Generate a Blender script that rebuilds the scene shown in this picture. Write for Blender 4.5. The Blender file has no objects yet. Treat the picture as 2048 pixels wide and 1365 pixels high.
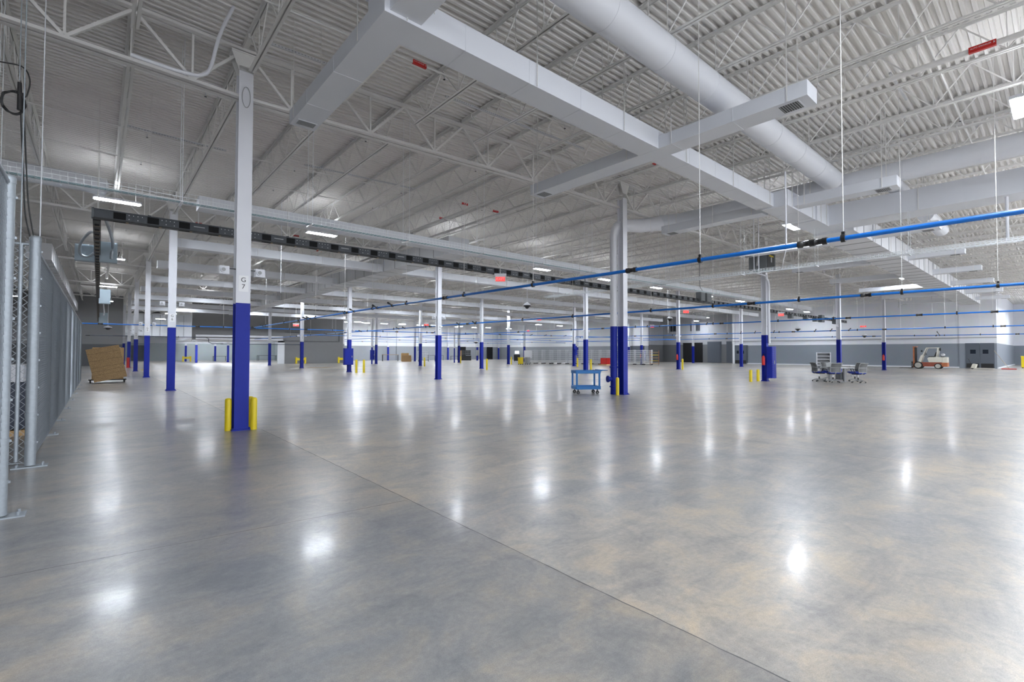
import bpy, math, random
from mathutils import Vector, Matrix
random.seed(7)
S = bpy.context.scene
COL = S.collection

# ---------------------------------------------------------------- camera, world, exposure
def make_camera():
    f = 955.54
    pi_, ro, ya = 0.02377, 0.00178, 0.71295
    cy_, sy_, cp, sp, cr, sr = math.cos(ya), math.sin(ya), math.cos(pi_), math.sin(pi_), math.cos(ro), math.sin(ro)
    def ray(a, b):
        xx = a*cr + b*sr; yy = -a*sr + b*cr
        fw = cp + yy*sp; up = sp - yy*cp
        return Vector((xx*cy_ + fw*sy_, -xx*sy_ + fw*cy_, up))
    F = ray(0, 0); R = (ray(1, 0) - F).normalized(); U = (ray(0, -1) - F).normalized(); F.normalize()
    cd = bpy.data.cameras.new('camera'); cd.sensor_width = 36; cd.lens = f*36/2048; cd.clip_end = 400; cd.clip_start = .05
    c = bpy.data.objects.new('camera', cd); COL.objects.link(c)
    m = Matrix((R, U, -F)).transposed().to_4x4(); m.translation = Vector((-2.047, -10.298, 1.5))
    c.matrix_world = m
    S.camera = c
make_camera()
w = bpy.data.worlds.new('world'); S.world = w; w.use_nodes = True
w.node_tree.nodes['Background'].inputs[0].default_value = (.90, .94, 1, 1)
w.node_tree.nodes['Background'].inputs[1].default_value = .95
S.view_settings.view_transform = 'Standard'; S.view_settings.look = 'None'
S.view_settings.gamma = 1; S.view_settings.exposure = 2.0
S.view_settings.use_curve_mapping = False
LAMP = 54.0          # radiance of an LED panel
S.cycles.max_bounces = 9; S.cycles.diffuse_bounces = 5; S.cycles.adaptive_threshold = .02; S.cycles.glossy_bounces = 4
S.cycles.sample_clamp_indirect = 10; S.cycles.caustics_reflective = False; S.cycles.caustics_refractive = False

# ---------------------------------------------------------------- materials
MATS = {}
def mat(name, col, rough=.5, metal=0, var=0, scale=3, bump=0, emit=None, spec=.5, alpha=None, stretch=None):
    if name in MATS: return MATS[name]
    m = bpy.data.materials.new(name); m.use_nodes = True
    nt = m.node_tree; b = nt.nodes['Principled BSDF']
    b.inputs['Roughness'].default_value = rough; b.inputs['Metallic'].default_value = metal
    b.inputs['Specular IOR Level'].default_value = spec
    b.inputs['Base Color'].default_value = (*col, 1)
    if emit:
        b.inputs['Emission Color'].default_value = (*emit[0], 1); b.inputs['Emission Strength'].default_value = emit[1]
    if var or bump:
        tc = nt.nodes.new('ShaderNodeTexCoord'); mp = nt.nodes.new('ShaderNodeMapping'); no = nt.nodes.new('ShaderNodeTexNoise')
        nt.links.new(tc.outputs['Object'], mp.inputs[0]); nt.links.new(mp.outputs[0], no.inputs['Vector'])
        if stretch: mp.inputs['Scale'].default_value = stretch
        no.inputs['Scale'].default_value = scale; no.inputs['Detail'].default_value = 6
        if var:
            r = nt.nodes.new('ShaderNodeMixRGB'); r.blend_type = 'MIX'
            r.inputs[1].default_value = (*[c*(1-var) for c in col], 1); r.inputs[2].default_value = (*[min(1, c*(1+var)) for c in col], 1)
            nt.links.new(no.outputs[0], r.inputs[0]); nt.links.new(r.outputs[0], b.inputs['Base Color'])
        if bump:
            bp = nt.nodes.new('ShaderNodeBump'); bp.inputs['Strength'].default_value = bump; bp.inputs['Distance'].default_value = .02
            nt.links.new(no.outputs[0], bp.inputs['Height']); nt.links.new(bp.outputs[0], b.inputs['Normal'])
    MATS[name] = m
    return m

def floor_mat():
    m = bpy.data.materials.new('polished_concrete'); m.use_nodes = True
    nt = m.node_tree; N = nt.nodes.new; L = nt.links.new; b = nt.nodes['Principled BSDF']
    tc = N('ShaderNodeTexCoord')
    def noise(sc, det=6, rough=.55, st=(1, 1, 1), dist=0, rot=0):
        mp = N('ShaderNodeMapping'); mp.inputs['Scale'].default_value = st; mp.inputs['Rotation'].default_value = (0, 0, rot)
        L(tc.outputs['Object'], mp.inputs[0])
        n = N('ShaderNodeTexNoise'); n.inputs['Scale'].default_value = sc; n.inputs['Detail'].default_value = det
        n.inputs['Roughness'].default_value = rough; n.inputs['Distortion'].default_value = dist
        L(mp.outputs[0], n.inputs['Vector']); return n.outputs[0]
    def ramp(src, *st):
        r = N('ShaderNodeValToRGB'); L(src, r.inputs[0]); e = r.color_ramp.elements
        while len(e) < len(st): e.new(.5)
        for k, (p, c) in enumerate(st):
            e[k].position = p; e[k].color = (*c, 1) if len(c) == 3 else c
        return r.outputs[0]
    def mix(kind, f, a, c):
        r = N('ShaderNodeMixRGB'); r.blend_type = kind
        for s, i in ((f, 0), (a, 1), (c, 2)):
            if isinstance(s, (int, float)): r.inputs[i].default_value = s
            elif isinstance(s, tuple): r.inputs[i].default_value = (*s, 1)
            else: L(s, r.inputs[i])
        return r.outputs[0]
    base = ramp(noise(.22, 8, .62, dist=.4), (.34, (.275, .28, .295)), (.48, (.355, .342, .328)), (.64, (.45, .405, .352)))
    streak = ramp(noise(1.1, 8, .7, st=(.35, 1.5, 1), dist=1.2, rot=.5), (.34, (.74, .76, .80)), (.52, (1, 1, 1)), (.68, (1.18, 1.12, 1.03)))
    c = mix('MULTIPLY', 1.0, base, streak)
    mott = ramp(noise(2.3, 8, .72, dist=.7), (.36, (.76, .78, .82)), (.5, (1, 1, 1)), (.64, (1.22, 1.14, 1.02)))
    c = mix('MULTIPLY', 1.0, c, mott)
    fine = ramp(noise(26, 5, .7), (.3, (.80, .80, .80)), (.7, (1.16, 1.16, 1.16)))
    c = mix('MULTIPLY', .8, c, fine)
    grit = ramp(noise(160, 3, .6), (.35, (.82, .82, .82)), (.65, (1.14, 1.14, 1.14)))
    c = mix('MULTIPLY', .8, c, grit)
    spots = ramp(noise(14, 4, .6, st=(1, .5, 1), dist=.3), (.70, (0, 0, 0)), (.78, (1, 1, 1)))
    c = mix('MIX', mix('MULTIPLY', 1, spots, (.13, .13, .13)), c, (.46, .44, .42))
    # warm worn band just right of the slab joint, darker slab left of it
    sx = N('ShaderNodeSeparateXYZ'); L(tc.outputs['Object'], sx.inputs[0])
    mr = N('ShaderNodeMapRange'); L(sx.outputs[0], mr.inputs[0]); mr.inputs[1].default_value = .355; mr.inputs[2].default_value = .365
    c = mix('MULTIPLY', 1.0, c, mix('MIX', mr.outputs[0], (.76, .76, .77), (1.0, .985, .96)))
    L(c, b.inputs['Base Color'])
    ro = N('ShaderNodeMapRange'); L(noise(.6, 5, .6, dist=.5), ro.inputs[0]); ro.inputs[3].default_value = .285; ro.inputs[4].default_value = .34
    ro.inputs[1].default_value = .3; ro.inputs[2].default_value = .7
    L(ro.outputs[0], b.inputs['Roughness'])
    b.inputs['Specular IOR Level'].default_value = .75; b.inputs['Coat Weight'].default_value = .13; b.inputs['Coat Roughness'].default_value = .11; b.inputs['Coat IOR'].default_value = 1.45
    bp = N('ShaderNodeBump'); bp.inputs['Strength'].default_value = .05; bp.inputs['Distance'].default_value = .01
    L(noise(9, 3, .5), bp.inputs['Height']); L(bp.outputs[0], b.inputs['Normal'])
    return m

def split_wall_mat(name, low, high, z=2.48):
    m = bpy.data.materials.new(name); m.use_nodes = True
    nt = m.node_tree; b = nt.nodes['Principled BSDF']; b.inputs['Roughness'].default_value = .45
    tc = nt.nodes.new('ShaderNodeTexCoord'); sx = nt.nodes.new('ShaderNodeSeparateXYZ'); nt.links.new(tc.outputs['Object'], sx.inputs[0])
    gt = nt.nodes.new('ShaderNodeMath'); gt.operation = 'GREATER_THAN'; nt.links.new(sx.outputs[2], gt.inputs[0]); gt.inputs[1].default_value = z
    r = nt.nodes.new('ShaderNodeMixRGB'); nt.links.new(gt.outputs[0], r.inputs[0]); r.inputs[1].default_value = (*low, 1); r.inputs[2].default_value = (*high, 1)
    n = nt.nodes.new('ShaderNodeTexNoise'); n.inputs['Scale'].default_value = 1.5; nt.links.new(tc.outputs['Object'], n.inputs['Vector'])
    q = nt.nodes.new('ShaderNodeMixRGB'); q.blend_type = 'MULTIPLY'; q.inputs[0].default_value = .1
    nt.links.new(r.outputs[0], q.inputs[1]); nt.links.new(n.outputs[1], q.inputs[2]); nt.links.new(q.outputs[0], b.inputs['Base Color'])
    return m

def osb_mat():
    m = bpy.data.materials.new('oriented_strand_board'); m.use_nodes = True
    nt = m.node_tree; b = nt.nodes['Principled BSDF']; b.inputs['Roughness'].default_value = .7
    tc = nt.nodes.new('ShaderNodeTexCoord'); v = nt.nodes.new('ShaderNodeTexVoronoi'); v.inputs['Scale'].default_value = 60
    nt.links.new(tc.outputs['Object'], v.inputs['Vector'])
    r = nt.nodes.new('ShaderNodeValToRGB'); nt.links.new(v.outputs['Color'], r.inputs[0])
    r.color_ramp.elements[0].color = (.22, .13, .055, 1); r.color_ramp.elements[1].color = (.50, .33, .16, 1)
    nt.links.new(r.outputs[0], b.inputs['Base Color'])
    return m

WHITE = mat('white_paint', (.74, .75, .80), .38, var=.03)
CEIL = mat('ceiling_white_paint', (.80, .785, .765), .6, var=.07, scale=1.2)
STEELW = mat('white_painted_steel', (.78, .77, .755), .5, var=.05, scale=2)
DUCT = mat('white_painted_duct', (.70, .72, .77), .42, var=.03, scale=1)
INSUL = mat('white_faced_insulation', (.68, .69, .72), .6, var=.06, scale=1.5)
SEAM = mat('grey_band_seam', (.28, .29, .31), .5)
BLUE = mat('column_blue_paint', (.008, .022, .31), .5, var=.06, spec=.3)
PIPEB = mat('blue_air_pipe_paint', (.006, .16, .60), .3)
BLACK = mat('black_plastic', (.012, .012, .013), .45)
DARKM = mat('dark_metal', (.035, .038, .042), .4, .3)
BUSG = mat('busway_grey_paint', (.055, .062, .072), .4, .2, var=.1, scale=8)
SILV = mat('bright_steel_dots', (.75, .76, .78), .3, .8)
GALV = mat('galvanised_steel', (.37, .41, .45), .42, .35, var=.16, scale=30)
GALVW = mat('galvanised_wire', (.30, .335, .37), .4, .3)
TRAYW = mat('zinc_wire', (.86, .89, .92), .35, .15)
YEL = mat('yellow_paint', (.78, .60, .012), .4, var=.05)
RED = mat('red_paint', (.55, .015, .012), .4)
GREYM = mat('grey_enclosure_paint', (.14, .155, .165), .45)
PALEBOX = mat('pale_blue_grey_enclosure', (.34, .42, .48), .42)
WALLG = mat('grey_wall_paint', (.215, .215, .225), .6, var=.04)
WALLGD = mat('dark_grey_wall_paint', (.10, .105, .115), .6, var=.04)
WALLW = mat('white_wall_paint', (.76, .78, .82), .5, var=.02)
DOORG = mat('slate_door_paint', (.085, .10, .125), .45, var=.05)
CART = mat('blue_cart_plastic', (.008, .17, .50), .4)
CARTL = CART
RUBBER = mat('black_rubber', (.015, .015, .015), .7)
GREYPL = mat('grey_plastic', (.35, .36, .37), .5)
MESHG = mat('grey_mesh_fabric', (.16, .165, .165), .8)
NAVYF = mat('blue_seat_fabric', (.012, .035, .30), .8)
TABLET = mat('pale_table_laminate', (.72, .76, .76), .3)
CARDB = mat('cardboard', (.42, .27, .13), .8, var=.08)
WOODP = mat('pale_plywood', (.55, .36, .17), .7, var=.1)
FKRED = mat('faded_red_paint', (.26, .065, .038), .6, var=.35, scale=2.5)
FKCRM = mat('cream_paint', (.62, .60, .52), .5, var=.08)
FKORG = mat('rusty_orange_paint', (.40, .13, .05), .6, var=.3, scale=5)
RIM = mat('dusty_wheel_rim', (.42, .40, .36), .6)
DARKR = mat('dark_recess', (.006, .006, .007), .9)
LED = mat('led_diffuser', (.9, .9, .9), .4, emit=((.86, .925, 1.0), LAMP))
UPFILL = mat('added_uplight_strip', (.9, .9, .9), .4, emit=((.92, .95, 1.0), LAMP*.15))  # upward glow added on the lamp tops to brighten the roof deck
EXITR = mat('lit_exit_legend', (.8, .02, .02), .4, emit=((1, .06, .05), .35))
SCREEN = mat('lit_screen', (.5, .5, .5), .3, emit=((.8, .85, .9), .6))
GLASSD = mat('dark_window_glass', (.02, .025, .035), .08)
OSB = osb_mat()
FLOOR = floor_mat()
W1MAT = split_wall_mat('two_tone_wall_paint', (.235, .265, .31), (.74, .76, .82))

# ---------------------------------------------------------------- mesh helpers
class MB:
    def __init__(s): s.v = []; s.f = []; s.mi = []; s.ms = []; s.sm = []
    def _m(s, m):
        if m not in s.ms: s.ms.append(m)
        return s.ms.index(m)
    def add(s, vs, fs, m, smooth=False):
        o = len(s.v); k = s._m(m); s.v.extend([tuple(p) for p in vs])
        for f in fs: s.f.append(tuple(i+o for i in f)); s.mi.append(k); s.sm.append(smooth)
    def box(s, lo, hi, m, rot=0, org=None, mtx=None):
        x0, y0, z0 = lo; x1, y1, z1 = hi
        vs = [Vector(p) for p in ((x0,y0,z0),(x1,y0,z0),(x1,y1,z0),(x0,y1,z0),(x0,y0,z1),(x1,y0,z1),(x1,y1,z1),(x0,y1,z1))]
        if rot:
            o = Vector(org or (0, 0, 0)); R = Matrix.Rotation(rot, 3, 'Z'); vs = [R @ (p-o) + o for p in vs]
        if mtx: vs = [mtx @ p for p in vs]
        s.add(vs, [(0,3,2,1),(4,5,6,7),(0,1,5,4),(1,2,6,5),(2,3,7,6),(3,0,4,7)], m)
    def bar(s, a, b, wd, ht, m, up=(0, 0, 1)):
        a, b = Vector(a), Vector(b); d = (b-a).normalized(); u = Vector(up)
        if abs(d.dot(u)) > .97: u = Vector((1, 0, 0)) if abs(d.x) < .9 else Vector((0, 1, 0))
        r = d.cross(u).normalized()*wd/2; t = r.cross(d).normalized()*ht/2
        vs = [a-r-t, a+r-t, a+r+t, a-r+t, b-r-t, b+r-t, b+r+t, b-r+t]
        s.add(vs, [(0,1,2,3),(7,6,5,4),(0,4,5,1),(1,5,6,2),(2,6,7,3),(3,7,4,0)], m)
    def tube(s, pts, r, m, n=8, cap=True, smooth=True):
        pts = [Vector(p) for p in pts]; rr = r if isinstance(r, (list, tuple)) else [r]*len(pts)
        prev = None; rings = []
        for i, p in enumerate(pts):
            d = (pts[min(i+1, len(pts)-1)]-pts[max(i-1, 0)])
            d = d.normalized() if d.length > 1e-9 else Vector((0, 0, 1))
            if prev is None:
                q = Vector((0, 0, 1)) if abs(d.z) < .9 else Vector((1, 0, 0)); a = d.cross(q).normalized()
            else:
                a = prev-d*prev.dot(d); a = a.normalized() if a.length > 1e-6 else d.orthogonal().normalized()
            prev = a; c = d.cross(a)
            rings.append([p+(a*math.cos(2*math.pi*k/n)+c*math.sin(2*math.pi*k/n))*rr[i] for k in range(n)])
        vs = [v for R in rings for v in R]; fs = []
        for i in range(len(pts)-1):
            for k in range(n):
                fs.append((i*n+k, i*n+(k+1) % n, (i+1)*n+(k+1) % n, (i+1)*n+k))
        s.add(vs, fs, m, smooth)
        if cap:
            s.add(rings[0], [tuple(reversed(range(n)))], m); s.add(rings[-1], [tuple(range(n))], m)
    def cyl(s, x, y, z0, z1, r, m, n=16): s.tube([(x, y, z0), (x, y, z1)], r, m, n)
    def lathe(s, prof, m, c=(0, 0, 0), n=20):
        vs = []; fs = []
        for r, z in prof:
            for k in range(n):
                a = 2*math.pi*k/n; vs.append((c[0]+r*math.cos(a), c[1]+r*math.sin(a), c[2]+z))
        for i in range(len(prof)-1):
            for k in range(n): fs.append((i*n+k, i*n+(k+1) % n, (i+1)*n+(k+1) % n, (i+1)*n+k))
        s.add(vs, fs, m, True)
        if prof[0][0] > .001: s.add(vs[:n], [tuple(reversed(range(n)))], m)
        if prof[-1][0] > .001: s.add(vs[-n:], [tuple(range(n))], m)
    def prism(s, pts, d0, d1, m, axis='y'):
        n = len(pts)
        if axis == 'y': A = [(p[0], d0, p[1]) for p in pts]; B = [(p[0], d1, p[1]) for p in pts]
        elif axis == 'x': A = [(d0, p[0], p[1]) for p in pts]; B = [(d1, p[0], p[1]) for p in pts]
        else: A = [(p[0], p[1], d0) for p in pts]; B = [(p[0], p[1], d1) for p in pts]
        s.add(A+B, [tuple(reversed(range(n))), tuple(range(n, 2*n))]+[(k, (k+1) % n, n+(k+1) % n, n+k) for k in range(n)], m)
    def mesh(s, name, bevel=0):
        me = bpy.data.meshes.new(name); me.from_pydata(s.v, [], s.f)
        for m in s.ms: me.materials.append(m)
        me.polygons.foreach_set('material_index', s.mi); me.polygons.foreach_set('use_smooth', s.sm)
        me.update(); return me
    def build(s, name, parent=None, bevel=0, loc=None, rz=0):
        o = bpy.data.objects.new(name, s.mesh(name)); COL.objects.link(o)
        if parent is not None: o.parent = parent
        if loc: o.location = loc
        if rz: o.rotation_euler.z = rz
        if bevel:
            b = o.modifiers.new('bevel', 'BEVEL'); b.width = bevel; b.segments = 2; b.limit_method = 'ANGLE'
        return o
def tag(o, label=None, cat=None, group=None, kind=None):
    if label: o['label'] = label
    if cat: o['category'] = cat
    if group: o['group'] = group
    if kind: o['kind'] = kind
    return o
def empty(name, loc, label, cat, group=None, rz=0):
    o = bpy.data.objects.new(name, None); COL.objects.link(o); o.location = loc; o.rotation_euler.z = rz
    o.empty_display_size = .1
    return tag(o, label, cat, group)
def kids(o): return [c for c in bpy.data.objects if c.parent == o]
def copy_tree(o, parent=None, ch=None):
    c = o.copy(); COL.objects.link(c); c.parent = parent
    for k in (ch if ch is not None else kids(o)): copy_tree(k, c)
    return c
def struct(o): o['kind'] = 'structure'; return o
def text(name, body, size, m, parent=None, loc=(0, 0, 0), rot=(math.pi/2, 0, 0), ext=.001, align='CENTER'):
    cu = bpy.data.curves.new(name, 'FONT'); cu.body = body; cu.size = size; cu.extrude = ext
    cu.align_x = align; cu.align_y = 'CENTER'
    t = bpy.data.objects.new(name+'_c', cu); COL.objects.link(t)
    bpy.context.view_layer.update()
    me = bpy.data.meshes.new_from_object(t.evaluated_get(bpy.context.evaluated_depsgraph_get())); bpy.data.objects.remove(t)
    me.materials.clear(); me.materials.append(m)
    o = bpy.data.objects.new(name, me); COL.objects.link(o); o.parent = parent; o.location = loc; o.rotation_euler = rot
    return o
ORD = ['', 'first', 'second', 'third', 'fourth', 'fifth', 'sixth', 'seventh', 'eighth', 'ninth', 'tenth', 'eleventh', 'twelfth']
def nth(k): return ORD[k] if k < 13 else f"{k}{'st' if k % 10 == 1 and k != 11 else 'nd' if k % 10 == 2 and k != 12 else 'rd' if k % 10 == 3 and k != 13 else 'th'}"

XS = [0, 12.1, 24.55, 37.24, 50.01, 62.89]
YS = [0, 12.31, 24.76, 35.83, 46.85, 59.57, 69.23, 79.4]
DX, DY = .04, .16                       # column centre offset from the measured foot edge
def rz_(x): return .03*min(abs(x), 9)   # the roof falls to a valley over the G7 line
DECK0, GB, GT, JB = 7.56, 6.43, 7.36, 6.76

# ================================================================= SETTING
b = MB(); b.box((-16, -24, -.3), (90, 95, 0), FLOOR); struct(b.build('floor'))
JM = mat('dark_joint_sealant', (.12, .118, .12), .6)
JL = mat('pale_cut_joint', (.30, .29, .27), .5)
b = MB()
def wig(a, c, wdt, m, n=60):
    a, c = Vector(a), Vector(c); d = (c-a).normalized(); p = Vector((-d.y, d.x, 0)); vs = []
    for k in range(n+1):
        q = a+(c-a)*k/n+p*random.uniform(-.004, .004); ww = wdt*random.uniform(.6, 1.3)/2
        vs += [q-p*ww, q+p*ww]
    b.add(vs, [(2*k, 2*k+2, 2*k+3, 2*k+1) for k in range(n)], m)
wig((.36, -14, .0012), (.36, -.1, .0012), .009, JM, 140); wig((.36, .4, .0012), (.36, 54, .0012), .012, JM)
wig((-2.9, -5.62, .0012), (.35, -5.92, .0012), .007, JM, 30)
wig((6.4, -14, .0012), (6.4, 54, .0012), .006, JM); wig((18.4, -14, .0012), (18.4, 54, .0012), .006, JM)
for y in (6.2, 18.5, 30.4): wig((.4, y, .0012), (63, y, .0012), .006, JM)
struct(b.build('trim_1'))
def wall(name, x0, y0, x1, y1, z0, z1, m, t=.2):
    b = MB(); a, c = Vector((x0, y0, 0)), Vector((x1, y1, 0)); d = (c-a).normalized(); n = Vector((d.y, -d.x, 0))*t
    vs = [a, c, c+n, a+n]; b.add([(p.x, p.y, z0) for p in vs]+[(p.x, p.y, z1) for p in vs],
          [(0,1,2,3),(7,6,5,4),(0,4,5,1),(1,5,6,2),(2,6,7,3),(3,7,4,0)], m)
    return struct(b.build(name))
HT = 8.0
wall('wall_left', -14, -22, -14, 57, 0, HT, WALLG, -.2)
# unseen wall behind the camera, with open dock doors added to let daylight in
wall('wall_front', -14, -22, 88, -22, 5.6, HT, WALLW, .2)
b = MB(); x = -14
while x < 88: b.box((x, -22.2, 0), (x+.7, -22, 5.6), WALLW); x += 5.2
struct(b.build('trim_6'))
wall('wall_right', 64, -6.0, 64, 19.6, 0, HT, W1MAT, .2)
wall('wall_right_return', 64.2, -6.0, 88, -6.0, 0, HT, W1MAT, -.2)
wall('wall_far_right', 88, -22, 88, -6, 0, HT, W1MAT, .2)
W2MAT = split_wall_mat('two_tone_recess_paint', (.15, .155, .165), (.40, .41, .44), 2.75)
wall('wall_recess_near', 64.2, 19.6, 68, 19.6, 0, HT, W2MAT, -.2)
wall('wall_recess', 68, 19.4, 68, 33, 0, HT, W2MAT, .2)
wall('wall_recess_far', 64.2, 33, 68, 33, 0, HT, W2MAT, .2)
W3MAT = split_wall_mat('two_tone_back_paint', (.30, .32, .35), (.78, .80, .84), 2.6)
wall('wall_right_back', 64, 33, 64, 70, 0, HT, W3MAT, .2)
wall('wall_back', 23.7, 70, 64.2, 70, 0, HT, W3MAT, -.2)
wall('wall_back_return', 23.5, 55, 23.5, 70.2, 0, HT, W3MAT, .2)
wall('wall_back_grey', 15.9, 55, 23.5, 55, 0, HT, WALLG, -.25)
wall('wall_back_header', 6.0, 55, 15.9, 55, 2.75, HT, WALLG, -.25)
wall('wall_back_left', -14, 57, -.1, 57, 0, HT, split_wall_mat('two_tone_left_paint', (.10, .105, .115), (.23, .23, .24), 2.3), -.25)
W4MAT = split_wall_mat('pale_room_paint', (.52, .58, .60), (.80, .82, .86), 2.9)
wall('wall_annex_back', -6, 88, 24, 88, 0, HT, W4MAT, -.2)
wall('wall_annex_left', -6, 57, -6, 88, 0, HT, W4MAT, -.2)
wall('wall_annex_right', 23.3, 70, 23.3, 88, 0, HT, W4MAT, .2)
# lowered ceiling of the annex bay beyond the opening
b = MB(); b.box((6, 55.3, 2.95), (15.8, 72, 3.1), WALLW); struct(b.build('ceiling_annex'))
b = MB()
for z, h in ((2.80, .18),): b.box((6.0, 54.9, z-.09), (15.9, 54.98, z+h-.09), WALLW)
b.box((15.1, 54.9, 0), (15.9, 54.98, 2.9), WALLW); struct(b.build('trim_2'))
# baseboards
b = MB(); b.box((63.94, -6, 0), (64, 19.6, .12), WALLW); struct(b.build('baseboard_right'))
b = MB(); b.box((15.9, 54.93, 0), (23.5, 54.99, .12), WALLG); struct(b.build('baseboard_back'))
b = MB(); b.box((64.2, -6.08, 0), (88, -6.0, .12), WALLW); struct(b.build('baseboard_return'))
# pilaster strips and panel joints on the back wall
b = MB()
for x in (26, 30.5, 35, 39.5, 44, 48.5, 53, 57.5, 62):
    b.box((x-.22, 69.8, 0), (x+.22, 69.99, 7.6), W3MAT)
struct(b.build('trim_3'))
b = MB(); b.box((63.9, -6, 3.0), (63.99, 19.6, 3.1), GREYPL); b.box((63.9, 19.3, 0), (63.99, 19.58, 7.6), WALLW); b.box((63.93, -6, 0), (63.99, -3.3, 7.6), W1MAT)
struct(b.build('trim_4'))
# second grey band and dark panel frame on grey wall
b = MB(); b.box((15.9, 54.9, 4.0), (23.5, 54.98, 4.06), WALLGD); b.box((22.9, 54.9, 2.9), (22.96, 54.98, 4.0), WALLGD); b.box((15.9, 54.9, 2.9), (22.9, 54.98, 2.94), WALLGD)
struct(b.build('trim_5'))
# roof deck: trapezoid flutes running along x
def roof():
    b = MB(); p = .1524; y = -22.0; prof = []
    while y < 90:
        prof += [(y, 0), (y+.048, 0), (y+.066, .07), (y+.134, .07)]; y += p
    xs = [-14.2, -9, 0, 9, 90]
    vs = []
    for x in xs:
        for (yy, z) in prof: vs.append((x, yy, DECK0+z+rz_(x)))
    n = len(prof); fs = []
    for i in range(len(xs)-1):
        for k in range(n-1): fs.append((i*n+k, i*n+k+1, (i+1)*n+k+1, (i+1)*n+k))
    b.add(vs, fs, CEIL)
    return struct(b.build('ceiling'))
roof()

# ================================================================= JOISTS
def chord(b, y0, y1, z, h=.045, w_=.045, gap=.018, m=STEELW):
    for s in (-1, 1):
        xa = s*(gap/2+w_/2)
        b.box((xa-w_/2, y0, z), (xa+w_/2, y1, z+.008 if h < 0 else z+.008), m)
        xi = s*(gap/2+.004)
        b.box((xi-.004, y0, z+(0 if h > 0 else -abs(h))), (xi+.004, y1, z+abs(h) if h > 0 else z+.008), m)
def joist_parts(L):
    top = MB(); chord(top, 0.02, L-.02, DECK0-.02, -.05, .055)
    bot = MB(); chord(bot, .55, L-.55, JB, .05, .05)
    web = MB(); n = round((L-.9)/1.22); st = (L-.9)/n
    zt, zb = DECK0-.04, JB+.03
    for k in range(n):
        a = .45+k*st; c = a+st/2
        for (p, q) in (((a, zt), (c, zb)), ((c, zb), (a+st, zt))):
            web.bar((0, p[0], p[1]), (0, q[0], q[1]), .022, .022, STEELW)
        web.bar((0, c, zb), (0, c, zt), .014, .014, STEELW)
    for e in (0, 1):
        yy = 0.02 if e == 0 else L-.02
        web.bar((0, yy, DECK0-.06), (0, yy+(.43 if e == 0 else -.43), DECK0-.06), .09, .08, STEELW)
    return top, bot, web
EDG = [-24.4, -12.2]+YS
CAM = (-2.047, -10.298, 1.5)
def inview(x, y, z, mg=1.15):
    ya = .71295; dx, dy = x-CAM[0], y-CAM[1]
    r = dx*math.cos(ya)-dy*math.sin(ya); f = dx*math.sin(ya)+dy*math.cos(ya)
    return f > .5 and abs(r/f) < 1.072*mg and abs((z-1.5)/f) < .75*mg
jl = []
for bi in range(len(EDG)-1):
    y0, y1 = EDG[bi], EDG[bi+1]
    for k in range(-8, 37):
        x = k*12.1/7 if k <= 7 else None
        if x is None:
            i = 1+(k-7)//7; fr = ((k-7) % 7)/7
            if i >= 5: x = XS[5]+((k-35)*1.75)
            else: x = XS[i]+(XS[i+1]-XS[i])*fr
        x += DX
        if x > 88 or (x > 66): continue
        if y0 > 54 and x < -6: continue
        if y0 > 66 and x > 23: continue
        if bi == 0: continue
        if any(inview(x, y0+(y1-y0)*t/6, 7.2) for t in range(7)):
            ym = min(max(CAM[1], y0), y1); jl.append((math.hypot(x-CAM[0], (y0+y1)/2-CAM[1]), k, bi, x, y0, y1))
jl.sort()
JM3 = {}; JM1 = {}
bayname = {1: 'nearest', 2: 'second', 3: 'third', 4: 'fourth', 5: 'fifth', 6: 'sixth', 7: 'seventh', 8: 'eighth'}
stuffj = MB()
for n, (d, k, bi, x, y0, y1) in enumerate(jl):
    L = y1-y0
    side = "over the G7 column line" if k == 0 else f"{nth(abs(k))} {'right' if k > 0 else 'left'} of the G7 line"
    lab = f"white open-web roof joist, {side}, {bayname[bi]} roof bay"
    if n < 60:
        if bi not in JM3: JM3[bi] = [q.mesh(nm) for q, nm in zip(joist_parts(L), ('top_chord', 'bottom_chord', 'web'))]
        e = empty('roof_joist', (x, y0+DY, rz_(x)), lab, 'roof joist', 'white roof joists under the metal deck')
        for me, nm in zip(JM3[bi], ('top_chord', 'bottom_chord', 'web')):
            o = bpy.data.objects.new(nm, me); COL.objects.link(o); o.parent = e
    elif n < 290:
        if bi not in JM1:
            m1 = MB()
            for q in joist_parts(L): m1.add(q.v, q.f, STEELW)
            JM1[bi] = m1.mesh('roof_joist')
        o = bpy.data.objects.new('roof_joist', JM1[bi]); COL.objects.link(o); o.location = (x, y0+DY, rz_(x))
        tag(o, lab, 'roof joist', 'white roof joists under the metal deck')
    else:
        for q in joist_parts(L): stuffj.add([(a+x, c+y0+DY, z+rz_(x)) for a, c, z in q.v], q.f, STEELW)
if stuffj.v: tag(stuffj.build('roof_joist_rows'), 'white roof joists crowded over the farthest bays', 'roof joists', kind='stuff')

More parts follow.
